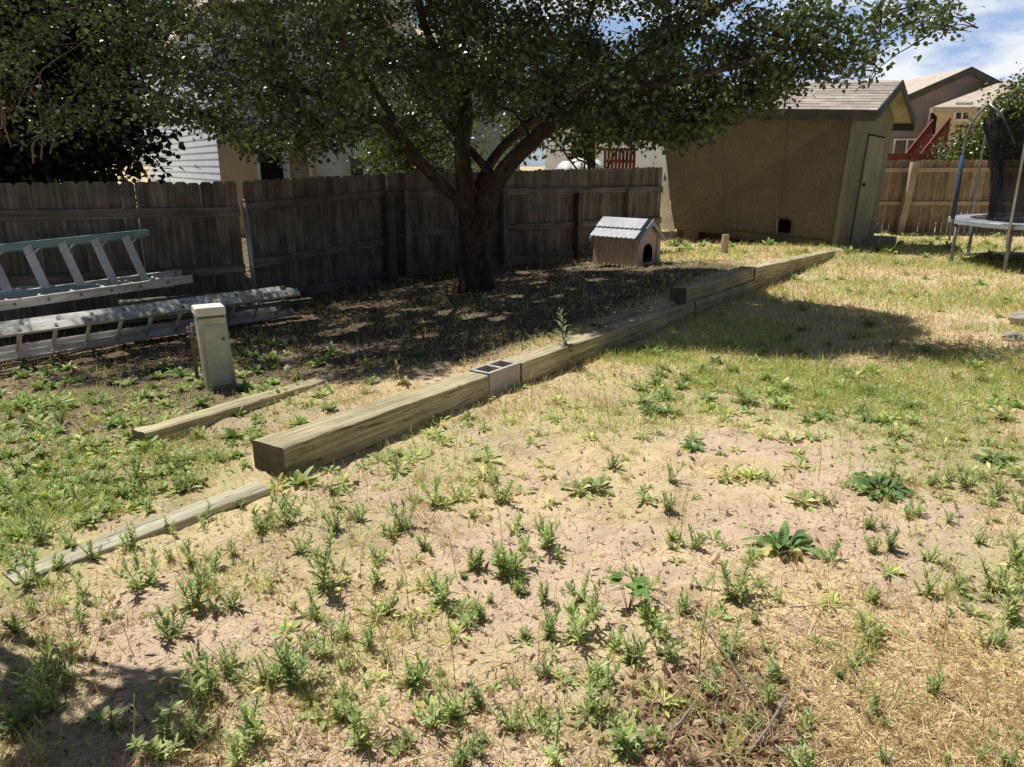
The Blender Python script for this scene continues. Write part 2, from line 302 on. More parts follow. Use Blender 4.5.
GX, GY = np.meshgrid(gx, gy); GZ = tz(GX, GY); nx, ny = len(gx), len(gy)
V = np.stack([GX.ravel(), GY.ravel(), GZ.ravel()], 1)
ii, jj = np.meshgrid(np.arange(ny-1), np.arange(nx-1), indexing='ij'); a = (ii*nx+jj).ravel()
Fq = np.stack([a, a+1, a+nx+1, a+nx], 1)
xs, ys = V[:, 0], V[:, 1]
mg, mb_, ms_, mm = mask(GREEN, xs, ys), mask(BARE, xs, ys), mask(STRAW, xs, ys), mask(MULCH, xs, ys)
t_, p_ = tp(xs, ys)
n_ = fbm(xs*2.2, ys*2.2, 5); n2 = fbm(xs*9+3, ys*9, 4)
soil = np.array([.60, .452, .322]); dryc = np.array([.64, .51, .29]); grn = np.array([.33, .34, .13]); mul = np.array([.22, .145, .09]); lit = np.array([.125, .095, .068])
def mixc(A, B, k): return A*(1-k[:, None])+B*k[:, None]
C = np.tile(soil, (len(V), 1))
C = mixc(C, dryc, np.clip((1-mb_)*(sstep(.42, .6, n_)*.8+sstep(4, 8, ys)*.6), 0, .9))
C = mixc(C, grn, np.clip(mg*(.35+.65*sstep(.4, .6, n2)), 0, .75))
C = mixc(C, dryc*1.05, np.clip(ms_*.8, 0, 1)); C = mixc(C, mul, np.clip(mm*1.1, 0, 1))
C = mixc(C, lit, np.clip(sstep(.25, np.interp(t_, [1.2, 2.6], [1.4, .6]), p_)*sstep(-2, 1, t_)*(1-sstep(8.5, 10, t_))*(.35+.65*sstep(np.interp(t_, [1.2, 2.6], [.8, .2]), np.interp(t_, [1.2, 2.6], [2.2, .7]), p_)), 0, 1)*.9)  # fallen litter, its colour kept dark to deepen the tree's shade here
n3_ = fbm(xs*28+3, ys*28, 3); C *= (.78+.30*n2+.16*n3_+.0)[:, None]; C = mixc(C, C*np.array([.72, .66, .6]), sstep(.58, .75, fbm(xs*4+50, ys*4, 5))*.5)
gm, nt, b = newmat('yard_soil'); L = nt.links.new
at_ = nt.nodes.new('ShaderNodeAttribute'); at_.attribute_name = 'Col'; tcg = nt.nodes.new('ShaderNodeTexCoord')
n1 = nt.nodes.new('ShaderNodeTexNoise'); n1.inputs['Scale'].default_value = 55; n1.inputs['Detail'].default_value = 8; n1.inputs['Roughness'].default_value = .7; L(tcg.outputs['Object'], n1.inputs['Vector'])
n3 = nt.nodes.new('ShaderNodeTexVoronoi'); n3.inputs['Scale'].default_value = 90; L(tcg.outputs['Object'], n3.inputs['Vector'])
mr = nt.nodes.new('ShaderNodeMapRange'); mr.inputs['From Min'].default_value = .3; mr.inputs['From Max'].default_value = .7; mr.inputs['To Min'].default_value = .78; mr.inputs['To Max'].default_value = 1.18; L(n1.outputs['Fac'], mr.inputs[0])
mu = nt.nodes.new('ShaderNodeMix'); mu.data_type = 'RGBA'; mu.blend_type = 'MULTIPLY'; mu.inputs['Factor'].default_value = 1
L(at_.outputs['Color'], mu.inputs['A']); L(mr.outputs[0], mu.inputs['B']); L(mu.outputs['Result'], b.inputs['Base Color']); b.inputs['Roughness'].default_value = 1; b.inputs['Specular IOR Level'].default_value = .1
ad = nt.nodes.new('ShaderNodeMath'); ad.operation = 'MULTIPLY_ADD'; ad.inputs[1].default_value = .5; L(n3.outputs['Distance'], ad.inputs[0]); L(n1.outputs['Fac'], ad.inputs[2])
bp = nt.nodes.new('ShaderNodeBump'); bp.inputs['Strength'].default_value = .6; bp.inputs['Distance'].default_value = .012; L(ad.outputs[0], bp.inputs['Height']); L(bp.outputs[0], b.inputs['Normal'])
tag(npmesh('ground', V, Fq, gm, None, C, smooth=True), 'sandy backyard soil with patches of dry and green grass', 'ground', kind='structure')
# ------------------------------------------------------------------ landscape timbers
def timber(name, label, A, B, wd, ht, mat, cat='timber', jit=.006, seg=60, roll=0., wd2=None, group=None, tint=1., cut=0.):
    # A, B: centre of the top face at each end; rounded section with worn, uneven edges
    A, B = np.asarray(A, float), np.asarray(B, float); X = unit(B-A); Y = unit(np.cross(Z3, X)); Zz = np.cross(X, Y)
    r = .011; prof = []
    wd2 = wd2 or wd
    base = vec((A[0]+B[0])/2, (A[1]+B[1])/2, (A[2]+B[2])/2-ht)
    th = thing(name, label, cat, base, group)
    def ring(k):
        t = k/seg; W = (wd+(wd2-wd)*t)/2
        pr = []
        for (cx, cy, a0) in ((W-r, -r, 0), (-W+r, -r, 90), (-W+r, -ht+r, 180), (W-r, -ht+r, 270)):
            for da in (0, 45, 90): pr.append((cx+r*math.cos(R(a0+da)), cy+r*math.sin(R(a0+da))))
            nxt = {0: (-1, 0), 90: (0, -1), 180: (1, 0), 270: (0, 1)}[a0]
            ln = (2*W-2*r) if nxt[0] else (ht-2*r); lx, ly = pr[-1]
            for q in (.25, .5, .75): pr.append((lx+nxt[0]*ln*q, ly+nxt[1]*ln*q))
        return pr
    L_ = np.linalg.norm(B-A); V = []; G = []; o = random.random()*50
    n = len(ring(0)); sd = random.random()*90
    for k in range(seg+1):
        P0 = A+(B-A)*k/seg
        for i, (y, z) in enumerate(ring(k)):
            q = mnoise.noise(Vector((k/seg*L_*2.2+sd, y*14, z*14)))*jit+mnoise.noise(Vector((k/seg*L_*9+sd, y*40, z*40)))*jit*.6
            corner = (i % 6) < 3; ch = max(0, mnoise.noise(Vector((k/seg*L_*5+sd*1.7, i//6*7.3, 0)))-.15)*.022 if corner else 0
            s = 1+q/max(wd, .05)*2-ch/wd*2; q = q-(ch*.6 if i < 9 else 0)
            e = -cut*(y/wd) if k == 0 else 0
            V.append(P0+X*e+Y*y*s+Zz*(z+q)); G.append((k/seg*L_+o, y+o, z+o*.4))
    mb = MB(); fs = [(k*n+i, k*n+(i+1) % n, (k+1)*n+(i+1) % n, (k+1)*n+i) for k in range(seg) for i in range(n)]
    mb.add(V, fs, G, tint); ob = mb.build('beam', mat, th, smooth=True)
    for k, nm in ((0, -1), (seg, 1)):
        me = MB(); Vv = [np.asarray(V[k*n+i]) for i in range(n)]; c0 = sum(Vv)/n
        VV = Vv+[c0+X*nm*-.004]; f = [(i, (i+1) % n, n) if nm > 0 else ((i+1) % n, i, n) for i in range(n)]
        me.add(VV, f, [G[k*n+i] for i in range(n)]+[(G[k*n][0], o, o*.4-ht/2)]); me.build('end_grain', M['timber_end'], th)
    return th
W = .2
T1 = timber('landscape_timber', 'long weathered timber in the foreground with a dark splintered end facing the board', L3(.0, .135, .195), L3(1.93, .105, .195), .27, .20, M['timber'], wd2=.205, cut=.02, jit=.006)
T2 = timber('landscape_timber', 'weathered timber running from the hollow concrete block back into the tree shadow', L3(2.38, .105, .195), L3(5.95, .105, .195), .2, .2, M['timber'], jit=.008)
timber('landscape_timber', 'short timber flush in the dirt behind the edging, just before the raised stack', L3(4.1, .33, .2), L3(5.9, .31, .2), .18, .16, M['timber'], jit=.008, tint=.85)
timber('landscape_timber', 'lower course timber half buried under the two raised timbers', L3(5.97, .105, .19), L3(10.6, .1, .19), .2, .25, M['timber'], tint=.9)
timber('landscape_timber', 'raised timber on the second course, its square end in the tree shadow', L3(5.72, .13, .375), L3(8.03, .12, .38), .21, .18, M['timber'], tint=.9, jit=.008)
timber('landscape_timber', 'raised timber running out of the shadow to the corner of the shed, sunlit on top', L3(8.05, .1, .372), L3(12.55, .1, .21), .2, .2, M['timber'], tint=1.05, jit=.009, seg=90)
a = a_bd = az(8, 577, .034); b_bd = b2 = az(262, 484, .036)
timber('edging_board', 'flat bleached board set flush in the soil, leading up to the splintered timber end', a, b2, .15, .09, M['board'], 'board', jit=.004, tint=1.05)
lt0 = az(138, 431, .10); lt1 = az(336, 374, .10)
timber('landscape_timber', 'short loose timber lying in the weeds in front of the utility box', lt0, lt1, .15, .15, M['timber'], jit=.007, tint=.95)
def cinder(label, o3, X, Y, H=.19, L_=.4, Wd=.2, group=None, cores=2):
    th = thing('cinder_block', label, 'cinder block', o3, group); mb = MB(); X = unit(X); Y = unit(Y); o3 = np.asarray(o3, float)
    e = .032; mb.box(o3+Y*(Wd/2-e/2)+Z3*H/2, X*L_, Y*e, Z3*H); mb.box(o3-Y*(Wd/2-e/2)+Z3*H/2, X*L_, Y*e, Z3*H)
    for q in (-1, 0, 1): mb.box(o3+X*q*(L_/2-e/2)+Z3*(H/2-.001), X*e, Y*(Wd-2*e), Z3*(H-.002))
    mb.box(o3+Z3*.02, X*(L_-2*e), Y*(Wd-2*e), Z3*.03, .5)
    mb.build('body', M['concrete'], th, bevel=.004); return th
LD3, LN3 = vec(*LD, 0), vec(*LN, 0)
cinder('hollow concrete block filling the gap between two edging timbers, its two holes facing up', L3(2.155, .11, .0), LD3, LN3, H=.205, L_=.41, Wd=.205)
# ------------------------------------------------------------------ fences
def fence(label, p0, p1, zt0, zt1, rails, posts, mat, rmat, zb=None, pw=.14, gap=.003, front=None, kick=None, lean=0., name='wooden_fence', top_ear=.03, hvar=.012, post_top=None, rail_h=.115):
    p0, p1 = vec(*p0), vec(*p1); d = unit(p1-p0); Ln = np.linalg.norm(p1-p0); f2 = vec(d[1], -d[0])
    if f2[1] > 0: f2 = -f2
    D = vec(d[0], d[1], 0); Fn = vec(f2[0], f2[1], 0)     # Fn points to the camera side
    mid = (p0+p1)/2; th = thing(name, label, 'fence', (mid[0], mid[1], float(tz(mid[0], mid[1], False))))
    mb = MB(); n = int(Ln/(pw+gap)); t = 0.
    for i in range(n):
        w_ = Ln/n-gap*random.uniform(.2, 1.6)
        t = i*(Ln/n); c = p0+d*(t+pw/2); zt = zt0+(zt1-zt0)*t/Ln+random.uniform(-hvar, hvar); zb_ = float(tz(c[0], c[1], False))-.05
        y = random.uniform(-.004, .004); le = random.uniform(-.004, .004)
        q = lambda a, z, b: vec(*(p0+d*(t+a)), z)+Fn*(b+y)
        e = top_ear; th_ = .017; tint = random.uniform(.72, 1.2); G0 = random.random()*60
        prof = [(0, zb_), (w_, zb_), (w_+le, zt-e), (w_-e+le, zt), (e+le, zt), (le, zt-e)]
        Vv = [q(a, z, 0) for a, z in prof]+[q(a, z, -th_) for a, z in prof]
        G = [(z+G0, a+G0*.3, 0) for a, z in prof]+[(z+G0, a+G0*.3, .02) for a, z in prof]
        mb.add(Vv, [(0, 1, 2, 3, 4, 5), (11, 10, 9, 8, 7, 6)]+[(k, k+6, (k+1) % 6+6, (k+1) % 6) for k in range(6)], G, (tint, tint*random.uniform(.97, 1.0), tint*random.uniform(.93, 1)))
    mb.build('pickets', mat, th)
    for (r0, r1) in rails:
        m2 = MB(); a = vec(*p0, zt0-r0)+Fn*.026; b_ = vec(*p1, zt1-r1)+Fn*.026
        m2.bar(a, b_, .04, rail_h, random.uniform(.9, 1.15)); m2.build('rail', rmat, th, bevel=.003)
    for (t, w_, hz, le) in posts:
        m2 = MB(); c = p0+d*t; zb_ = float(tz(c[0], c[1], False))-.1; zt = zt0+(zt1-zt0)*t/Ln-hz; b0 = vec(*c, zb_)+Fn*(.05+w_/2)
        X = D*w_; Y = Fn*w_; tl = D*le+Fn*0
        m2.hexa([b0-X/2-Y/2, b0+X/2-Y/2, b0+X/2+Y/2, b0-X/2+Y/2]+[q+Z3*(zt-zb_)+tl for q in (b0-X/2-Y/2, b0+X/2-Y/2, b0+X/2+Y/2, b0-X/2+Y/2)], random.uniform(.8, 1.1), grain=2)
        m2.build('post', rmat, th, bevel=.004)
    if kick:
        m2 = MB(); a = vec(*(p0+d*kick[0]), 0)+Fn*.03; b_ = vec(*p1, 0)+Fn*.03
        a[2] = float(tz(a[0], a[1], False))+.07; b_[2] = float(tz(b_[0], b_[1], False))+.07
        m2.bar(a, b_, .03, .22, .95); m2.build('kickboard', rmat, th, bevel=.003)
    return th
A1 = ay(236, 182, 9.75); A0 = ay(10, 180, 8.25); dA = unit((A1-A0)[:2]); A00 = A0[:2]-dA*1.6
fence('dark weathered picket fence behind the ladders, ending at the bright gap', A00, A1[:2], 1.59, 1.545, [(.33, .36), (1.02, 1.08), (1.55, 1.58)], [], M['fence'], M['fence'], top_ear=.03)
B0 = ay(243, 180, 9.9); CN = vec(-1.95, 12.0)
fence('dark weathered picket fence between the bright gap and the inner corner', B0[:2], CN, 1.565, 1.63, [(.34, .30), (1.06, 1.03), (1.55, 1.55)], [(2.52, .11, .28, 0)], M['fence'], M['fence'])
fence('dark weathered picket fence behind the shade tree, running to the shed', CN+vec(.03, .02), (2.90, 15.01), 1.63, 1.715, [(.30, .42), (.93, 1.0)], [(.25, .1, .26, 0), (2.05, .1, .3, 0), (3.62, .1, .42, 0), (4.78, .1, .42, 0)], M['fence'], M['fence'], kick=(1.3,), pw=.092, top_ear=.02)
fence('tan picket fence beyond the trampoline, pale rails facing the yard', (5.6, 19.55), (19.5, 19.2), 1.86, 1.9, [(.24, .24), (1.05, 1.05), (1.82, 1.82)], [(4.2, .17, .05, .16), (9.6, .12, .2, 0)], M['fence_tan'], M['rail_tan'], gap=.012, pw=.135, rail_h=.1)
# steel post in the gap
sp = thing('steel_post', 'thin grey steel fence post standing in the gap of the dark fence', 'post', az(252, 300, -.1)*0+vec(-3.36, 9.78, -.15)); mb = MB(); mb.tube([vec(-3.36, 9.78, -.2), vec(-3.4, 9.78, 1.3)], .03, 10); mb.build('tube', M['steel'], sp, smooth=True)
mb = MB(); mb.tube([vec(-3.4, 9.78, 1.3), vec(-3.4, 9.78, 1.33)], [.034, .02], 10); mb.build('cap', M['steel'], sp, smooth=True)
# ------------------------------------------------------------------ utility pedestal + stake
pc = az(222, 391, -.04); ux = unit(vec(.85, .5, 0)); uy = vec(-ux[1], ux[0], 0)
pt = thing('utility_pedestal', 'grey-green metal utility box standing upright behind the loose timber', 'utility box', pc)
mb = MB(); H = .70; ln = -ux*.035-uy*.02
b8 = [pc+ux*a+uy*b_ for a, b_ in ((-.115, -.1), (.115, -.1), (.115, .1), (-.115, .1))]
t8 = [pc+ux*a+uy*b_+Z3*H+ln for a, b_ in ((-.108, -.095), (.108, -.095), (.108, .095), (-.108, .095))]
mb.hexa([q-Z3*.08 for q in b8]+t8, 1, 2); mb.c[:4] = [(.72, .66, .56)]*4; mb.build('cabinet', M['pedestal'], pt, bevel=.014)
mb = MB(); cc = pc+Z3*H+ln
mb.hexa([cc+ux*a+uy*b_-Z3*.045 for a, b_ in ((-.116, -.104), (.116, -.104), (.116, .104), (-.116, .104))]+[cc+ux*a*.97+uy*b_*.97+Z3*.02 for a, b_ in ((-.116, -.104), (.116, -.104), (.116, .104), (-.116, .104))]); mb.build('cap', M['pedestal_cap'], pt, bevel=.012)
mb = MB(); mb.box(pc-uy*.103+ux*.0+Z3*.33+ln*.5, ux*.165, uy*.012, Z3*.5, .95, 2); mb.build('door_panel', M['pedestal'], pt, bevel=.005)
mb = MB(); mb.box(pc-uy*.1+Z3*(H-.06)+ln, ux*.205, uy*.012, Z3*.006, .25); mb.build('lid_seam', M['cap'], pt)
mb = MB(); mb.tube([pc-uy*.104+ux*.06+Z3*.46+ln*.7, pc-uy*.125+ux*.06+Z3*.46+ln*.7], .011, 8, .5); mb.build('bolt', M['steel_dark'], pt)
sk = az(199, 385, -.04)-vec(.03, -.05, 0)
st = thing('conduit_stake', 'thin rusty pipe standing against the side of the utility box', 'pipe', sk); mb = MB(); mb.tube([sk-Z3*.1, sk+Z3*.3, sk+vec(.01, .01, .52)], .018, 8); mb.build('pipe', M['skid'], st, smooth=True)
mb = MB()
for k in range(14): a_ = random.random()*6.3; mb.tube([sk+vec(.02*math.cos(a_), .02*math.sin(a_), .3+.015*k), sk+vec(.045*math.cos(a_+1), .045*math.sin(a_+1), .31+.015*k), sk+vec(.03*math.cos(a_+2), .03*math.sin(a_+2), .29+.015*k)], .006, 5)
mb.build('wire', M['twig'], st, smooth=True)
# ------------------------------------------------------------------ ladders
def ext_ladder(label, lo0, dirv, Ln, rung, n0=.15, bolt=True):
    # lo0: near end of first rail, rung: vector to the second rail
    lo0 = np.asarray(lo0, float); d = unit(dirv); nrm = unit(np.cross(d, rung)); th = thing('extension_ladder', label, 'ladder', lo0+d*Ln/2)
    ru = unit(rung)
    for base in (lo0, lo0+rung):
        mb = MB(); s = 1 if base is lo0 else -1
        q = lambda a, b_, l: base+ru*a*s+nrm*b_+d*l
        for (a0, a1, b0, b1) in ((-.012, -.009, -.044, .044), (-.009, .02, -.044, -.040), (-.009, .02, .040, .044)):   # channel section
            mb.hexa([q(a0, b0, 0), q(a0, b0, Ln), q(a1, b0, Ln), q(a1, b0, 0), q(a0, b1, 0), q(a0, b1, Ln), q(a1, b1, Ln), q(a1, b1, 0)])
        k = n0
        while k < Ln-.05: mb.tube([q(-.012, 0, k), q(-.019, 0, k)], .017, 8, .45); k += .305
        mb.build('rail', M['alu_old'], th)
    k = n0; 
    while k < Ln-.05:
        mb = MB(); mb.tube([lo0+d*k-ru*.008, lo0+d*k+rung+ru*.008], .017, 8); mb.build('rung', M['alu_old'], th, smooth=True); k += .305
    for base in (lo0, lo0+rung):
        mb = MB(); mb.box(base+d*(Ln+.03), d*.08, ru*.04, nrm*.09); mb.build('end_cap', M['cap'] if base is lo0 else M['steel'], th, bevel=.015)
    return th
dl = unit(vec(.69, .72, 0)); dn = vec(.72, -.69, 0)
e0 = vec(-2.75, 9.12, -.02)-dl*4.9
ext_ladder('long aluminium extension ladder tipped on edge, nearest the weeds in the pile', e0+dn*.27+Z3*.29, dl+Z3*.004, 4.9, -dn*.27-Z3*.29)
ext_ladder('second aluminium ladder section nested behind the tipped one', e0+dn*.17+Z3*.33+dl*.12, dl+Z3*.004, 4.6, -dn*.27-Z3*.29, n0=.08)
d2 = unit(vec(.62, .78, .02)); e1 = ay(0, 306, 7.05)
ext_ladder('aluminium extension ladder lying flat on top of the tipped ladder', e1-d2*1.2, d2, 3.15, vec(-.30, .26, .02), n0=.1)
# step ladder on its side
sl0 = ay(0, 295, 7.3)-Z3*0; sl1 = ay(174, 284, 8.75); ds = unit(sl1-sl0); su0 = ay(0, 248, 7.55); su1 = ay(149, 232.5, 8.75)
th = thing('step_ladder', 'teal fibreglass step ladder lying on its side against the dark fence', 'ladder', (sl0+sl1)/2)
bk = vec(-.12, .13, .0)
for (p, q) in ((sl0-ds*.7, sl1), (su0-unit(su1-su0)*.7, su1)):
    mb = MB(); mb.bar(p, q, .03, .075); mb.build('rail', M['blue'], th, bevel=.004)
for (p, q) in ((sl0-ds*.5+bk+Z3*.03, sl1+bk*1.2), (su0-unit(su1-su0)*.5+bk-Z3*.04, su1+bk*.9-Z3*.05)):
    mb = MB(); mb.bar(p, q, .025, .05, .8); mb.build('rear_rail', M['blue'], th, bevel=.004)
for k in range(-1, 4):
    a_ = su0+(su1-su0)*(.154+.22*k); b_ = sl0+(sl1-sl0)*(.24+.195*k)
    mb = MB(); mb.bar(a_, b_, .085, .022, up=unit(vec(.5, -.6, .6))); mb.build('step', M['alu'], th, bevel=.004)
    mb = MB(); mb.tube([a_+bk+ds*.03, b_+bk+ds*.05], .011, 6); mb.build('rear_bar', M['alu'], th, smooth=True)
    m3 = MB(); m3.tube([b_+(a_-b_)*.15, b_+ds*.22+Z3*.02], .009, 6); m3.build('brace', M['alu'], th, smooth=True)
    m3 = MB(); m3.tube([a_+(b_-a_)*.22, a_+ds*.16+Z3*.0], .009, 6); m3.build('brace', M['alu'], th, smooth=True)
def plank(label, a_, b_, wd, ht, tint=1):
    th = thing('old_plank', label, 'plank', (a_+b_)/2-Z3*ht); mb = MB(); mb.bar(a_, b_, wd, ht, tint); mb.build('board', M['plank'], th, bevel=.006)
plank('grey weathered plank lying across the ladder pile in front of the fence gap', ay(120, 303, 8.0), ay(292, 290, 9.2), .16, .045)
plank('narrow grey plank at the end of the ladder pile, below the wider plank', ay(150, 318, 8.0), ay(312, 300, 9.05), .1, .05, .8)
# ------------------------------------------------------------------ dog house
dc = az(637, 268, .2); dL = az(598, 262, .23); ex = unit((dL-dc)*vec(1, 1, 0)); ey = vec(-ex[1], ex[0], 0)
if ey[1] < 0: ey = -ey
Lx, Wy, Hw, Hr = .86, .66, .44, .70
D0 = vec(dc[0], dc[1], .2); dth = thing('dog_house', 'small plastic dog house with a grey scalloped roof, in the sun by the fence', 'dog house', D0+ex*Lx/2+ey*Wy/2)
q = lambda a, b_, z: D0+ex*a+ey*b_+Z3*z
mb = MB()
mb.hexa([q(.03, .03, 0), q(Lx-.03, .03, 0), q(Lx-.03, Wy-.03, 0), q(.03, Wy-.03, 0), q(.03, .03, Hw), q(Lx-.03, .03, Hw), q(Lx-.03, Wy-.03, Hw), q(.03, Wy-.03, Hw)], 1)
mb.add([q(.03, .03, Hw), q(.03, Wy-.03, Hw), q(.03, Wy/2, Hr-.04), q(Lx-.03, .03, Hw), q(Lx-.03, Wy-.03, Hw), q(Lx-.03, Wy/2, Hr-.04)], [(0, 1, 2), (5, 4, 3), (0, 2, 5, 3), (2, 1, 4, 5)])
mb.build('wall', M['dog_pink'], dth)
for (a_, b_) in ((.045, .045), (Lx-.045, .045), (.045, Wy-.045), (Lx-.045, Wy-.045)):
    mb = MB(); mb.hexa([q(a_-.05, b_-.05, -.01), q(a_+.05, b_-.05, -.01), q(a_+.05, b_+.05, -.01), q(a_-.05, b_+.05, -.01)]+[q(a_+s*.042, b_+r*.042, Hw) for s, r in ((-1, -1), (1, -1), (1, 1), (-1, 1))]); mb.build('corner_post', M['dog_tan'], dth, bevel=.008)
def scallop(a0, a1, ztop, zbot, off0, off1, n, depth, P, mat, name, par):
    # strip with a scalloped lower edge; P(a, s, off): s = 0 top .. 1 bottom
    K = n*8; V = []; 
    for k in range(K+1):
        a_ = a0+(a1-a0)*k/K; sc_ = abs(math.sin(math.pi*n*k/K))
        V += [P(a_, ztop, off0), P(a_, zbot-depth+depth*sc_, off1), P(a_, zbot-depth+depth*sc_, off1-.012)]
    mb = MB(); fs = []
    for k in range(K): i = k*3; fs += [(i, i+1, i+4, i+3), (i+1, i+2, i+5, i+4)]
    mb.add(V, fs, [(v[0], v[1], v[2]) for v in V]); return mb.build(name, mat, par)
for j, (z1, z0) in enumerate(((Hw, .31), (.33, .17), (.19, .02))):
    scallop(.1, Lx-.1, z1, z0, .025, .0, 7, -.035, lambda a, z, o: q(a, .03-o-.012*0, z), M['dog_pink'], 'scalloped_siding', dth) if 0 else scallop(.1, Lx-.1, z1, z0, .002, .042, 7, .04, lambda a, z, o: q(a, .03-o, z), M['dog_pink'], 'scalloped_siding', dth)
for side in (0, 1):
    Y = (lambda s: Wy/2-(Wy/2+.04)*s) if side == 0 else (lambda s: Wy/2+(Wy/2+.04)*s)
    slope = (Hr-Hw)/(Wy/2)
    P = lambda a, s, o: q(a, Y(s), Hr+.02-slope*(Wy/2+.04)*s+o)
    for j, (s0, s1) in enumerate(((.5, .99), (0, .55))):
        scallop(-.06, Lx+.06, s0, s1, .004+.012*j, .02+.012*j, 11, .04, P, M['dog_roof'], 'roof_shingles', dth)
g0, g1 = -.055, Lx+.055
for a_ in (g0, g1-.02):
    mb = MB()
    for sg in (0, 1):
        y1 = -.04 if sg == 0 else Wy+.04; zz = Hr-(Hr-Hw)/(Wy/2)*(Wy/2+.04)
        mb.hexa([q(a_, y1, zz-.05), q(a_+.02, y1, zz-.05), q(a_+.02, Wy/2, Hr-.05), q(a_, Wy/2, Hr-.05), q(a_, y1, zz+.01), q(a_+.02, y1, zz+.01), q(a_+.02, Wy/2, Hr+.012), q(a_, Wy/2, Hr+.012)])
    mb.build('barge_board', M['dog_roof'], dth)
mb = MB(); pr = [(-.13, .06), (.13, .06), (.13, .24), (.1, .31), (.05, .345), (0, .355), (-.05, .345), (-.1, .31), (-.13, .24)]
mb.add([q(.0265, Wy/2+y_, z_) for y_, z_ in pr]+[q(.04, Wy/2+y_, z_) for y_, z_ in pr], [tuple(range(9))]+[(k, (k+1) % 9, (k+1) % 9+9, k+9) for k in range(9)]); mb.build('doorway', M['dark'], dth)
mb = MB(); mb.add([q(.022, .1, Hw-.01), q(.022, Wy-.1, Hw-.01), q(.022, Wy/2+.1, Hr-.13), q(.022, Wy/2-.1, Hr-.13), q(.022, Wy/2-.15, Hw+.02), q(.022, Wy/2+.15, Hw+.02)], [(0, 4, 3), (4, 5, 2, 3), (5, 1, 2), (0, 1, 5, 4)]); mb.build('gable_panel', M['dog_tan'], dth)
# ------------------------------------------------------------------ shed
FRb, FRt = vec(6.55, 15.31, .16), vec(6.76, 15.5, 2.80)
FLb, FLt = vec(3.66, 17.3, .36), vec(3.22, 17.3, 2.96)
bk_ = vec(1.62, 1.90, 0); BRb, BRt = FRb+bk_+Z3*0, FRt+bk_-Z3*.08; BLb, BLt = FLb+bk_, FLt+bk_-Z3*.05
shed = thing('garden_shed', 'leaning brown wooden shed with a shingle roof at the end of the timbers', 'shed', (FRb+BLb)/2)
rx = unit(FRb-FLb); nf = unit(vec(rx[1], -rx[0], 0)); 
if nf[1] > 0: nf = -nf
nr = unit(vec(bk_[1], -bk_[0], 0))
def wallgrid(name, c00, c10, c11, c01, mat, par, n=1):
    mb = MB(); mb.add([c00, c10, c11, c01], [(0, 1, 2, 3)]); return mb.build(name, mat, par)
pk = (FRt+BRt)/2+Z3*.60; pkL = (FLt+BLt)/2+Z3*.54
wallgrid('front_wall', FLb, FRb, FRt, FLt, M['osb'], shed); wallgrid('rear_wall', BRb, BLb, BLt, BRt, M['osb'], shed)
mb = MB(); mb.add([FRb, BRb, BRt, pk, FRt], [(0, 1, 2, 3, 4)]); mb.build('side_wall', M['shed_side'], shed)
mb = MB(); mb.add([FLb, BLb, BLt, pkL, FLt], [(4, 3, 2, 1, 0)]); mb.build('side_wall', M['osb_tan'], shed)
mb = MB(); mb.hexa([FRb+nf*.03-rx*.0, FRb+nf*.03-rx*.09, FRb-rx*.09+nf*.004, FRb+nf*.004, FRt+nf*.03, FRt+nf*.03-rx*.09, FRt-rx*.09+nf*.004, FRt+nf*.004], 1, 2); mb.build('corner_board', M['shed_side'], shed)
lerp = lambda a, b_, t: a+(b_-a)*t
def onfront(s, t): return lerp(lerp(FLb, FRb, s), lerp(FLt, FRt, s), t)
def onside(s, t): return lerp(lerp(FRb, BRb, s), lerp(FRt, BRt, s), t)
# opening for a pet low in the front wall
mb = MB(); a_ = [onfront(s, t)+nf*.012 for s, t in ((.665, .065), (.735, .065), (.735, .155), (.72, .17), (.68, .17), (.665, .155))]; mb.add(a_, [tuple(range(6))]); mb.build('pet_opening', M['dark'], shed)
for s in (.335, .668):
    mb = MB(); q0, q1 = onfront(s, .0)+nf*.003, onfront(s, 1.)+nf*.003; mb.hexa([q0, q0+rx*.008, q0+rx*.008+nf*.002, q0+nf*.002, q1, q1+rx*.008, q1+rx*.008+nf*.002, q1+nf*.002]); mb.build('panel_seam', M['fascia'], shed)
mb = MB(); mb.bar(onfront(.655, .05)+nf*.012, onfront(.655, .17)+nf*.012, .03, .015, 1); mb.build('opening_trim', M['osb_tan'], shed)
mb = MB(); a0, b0 = onfront(.36, -.005)+nf*.015, onfront(.95, -.0)+nf*.015; mb.hexa([a0-Z3*.05, b0-Z3*.07, b0-Z3*.07+nf*.025, a0-Z3*.05+nf*.025, a0+Z3*.11, b0+Z3*.1, b0+Z3*.1+nf*.025, a0+Z3*.11+nf*.025]); mb.build('patch_board', M['skid'], shed)
# loose tan sheet flared at the far end of the front wall
fp = [ay(665, 172, 17.0), ay(675, 231, 16.1), ay(655, 229, 16.3)]
mb = MB(); mb.add(fp+[p+vec(.01, .03, 0) for p in fp], [(0, 2, 1), (3, 4, 5), (0, 1, 4, 3), (1, 2, 5, 4), (2, 0, 3, 5)]); mb.build('loose_sheet', M['osb_tan'], shed)
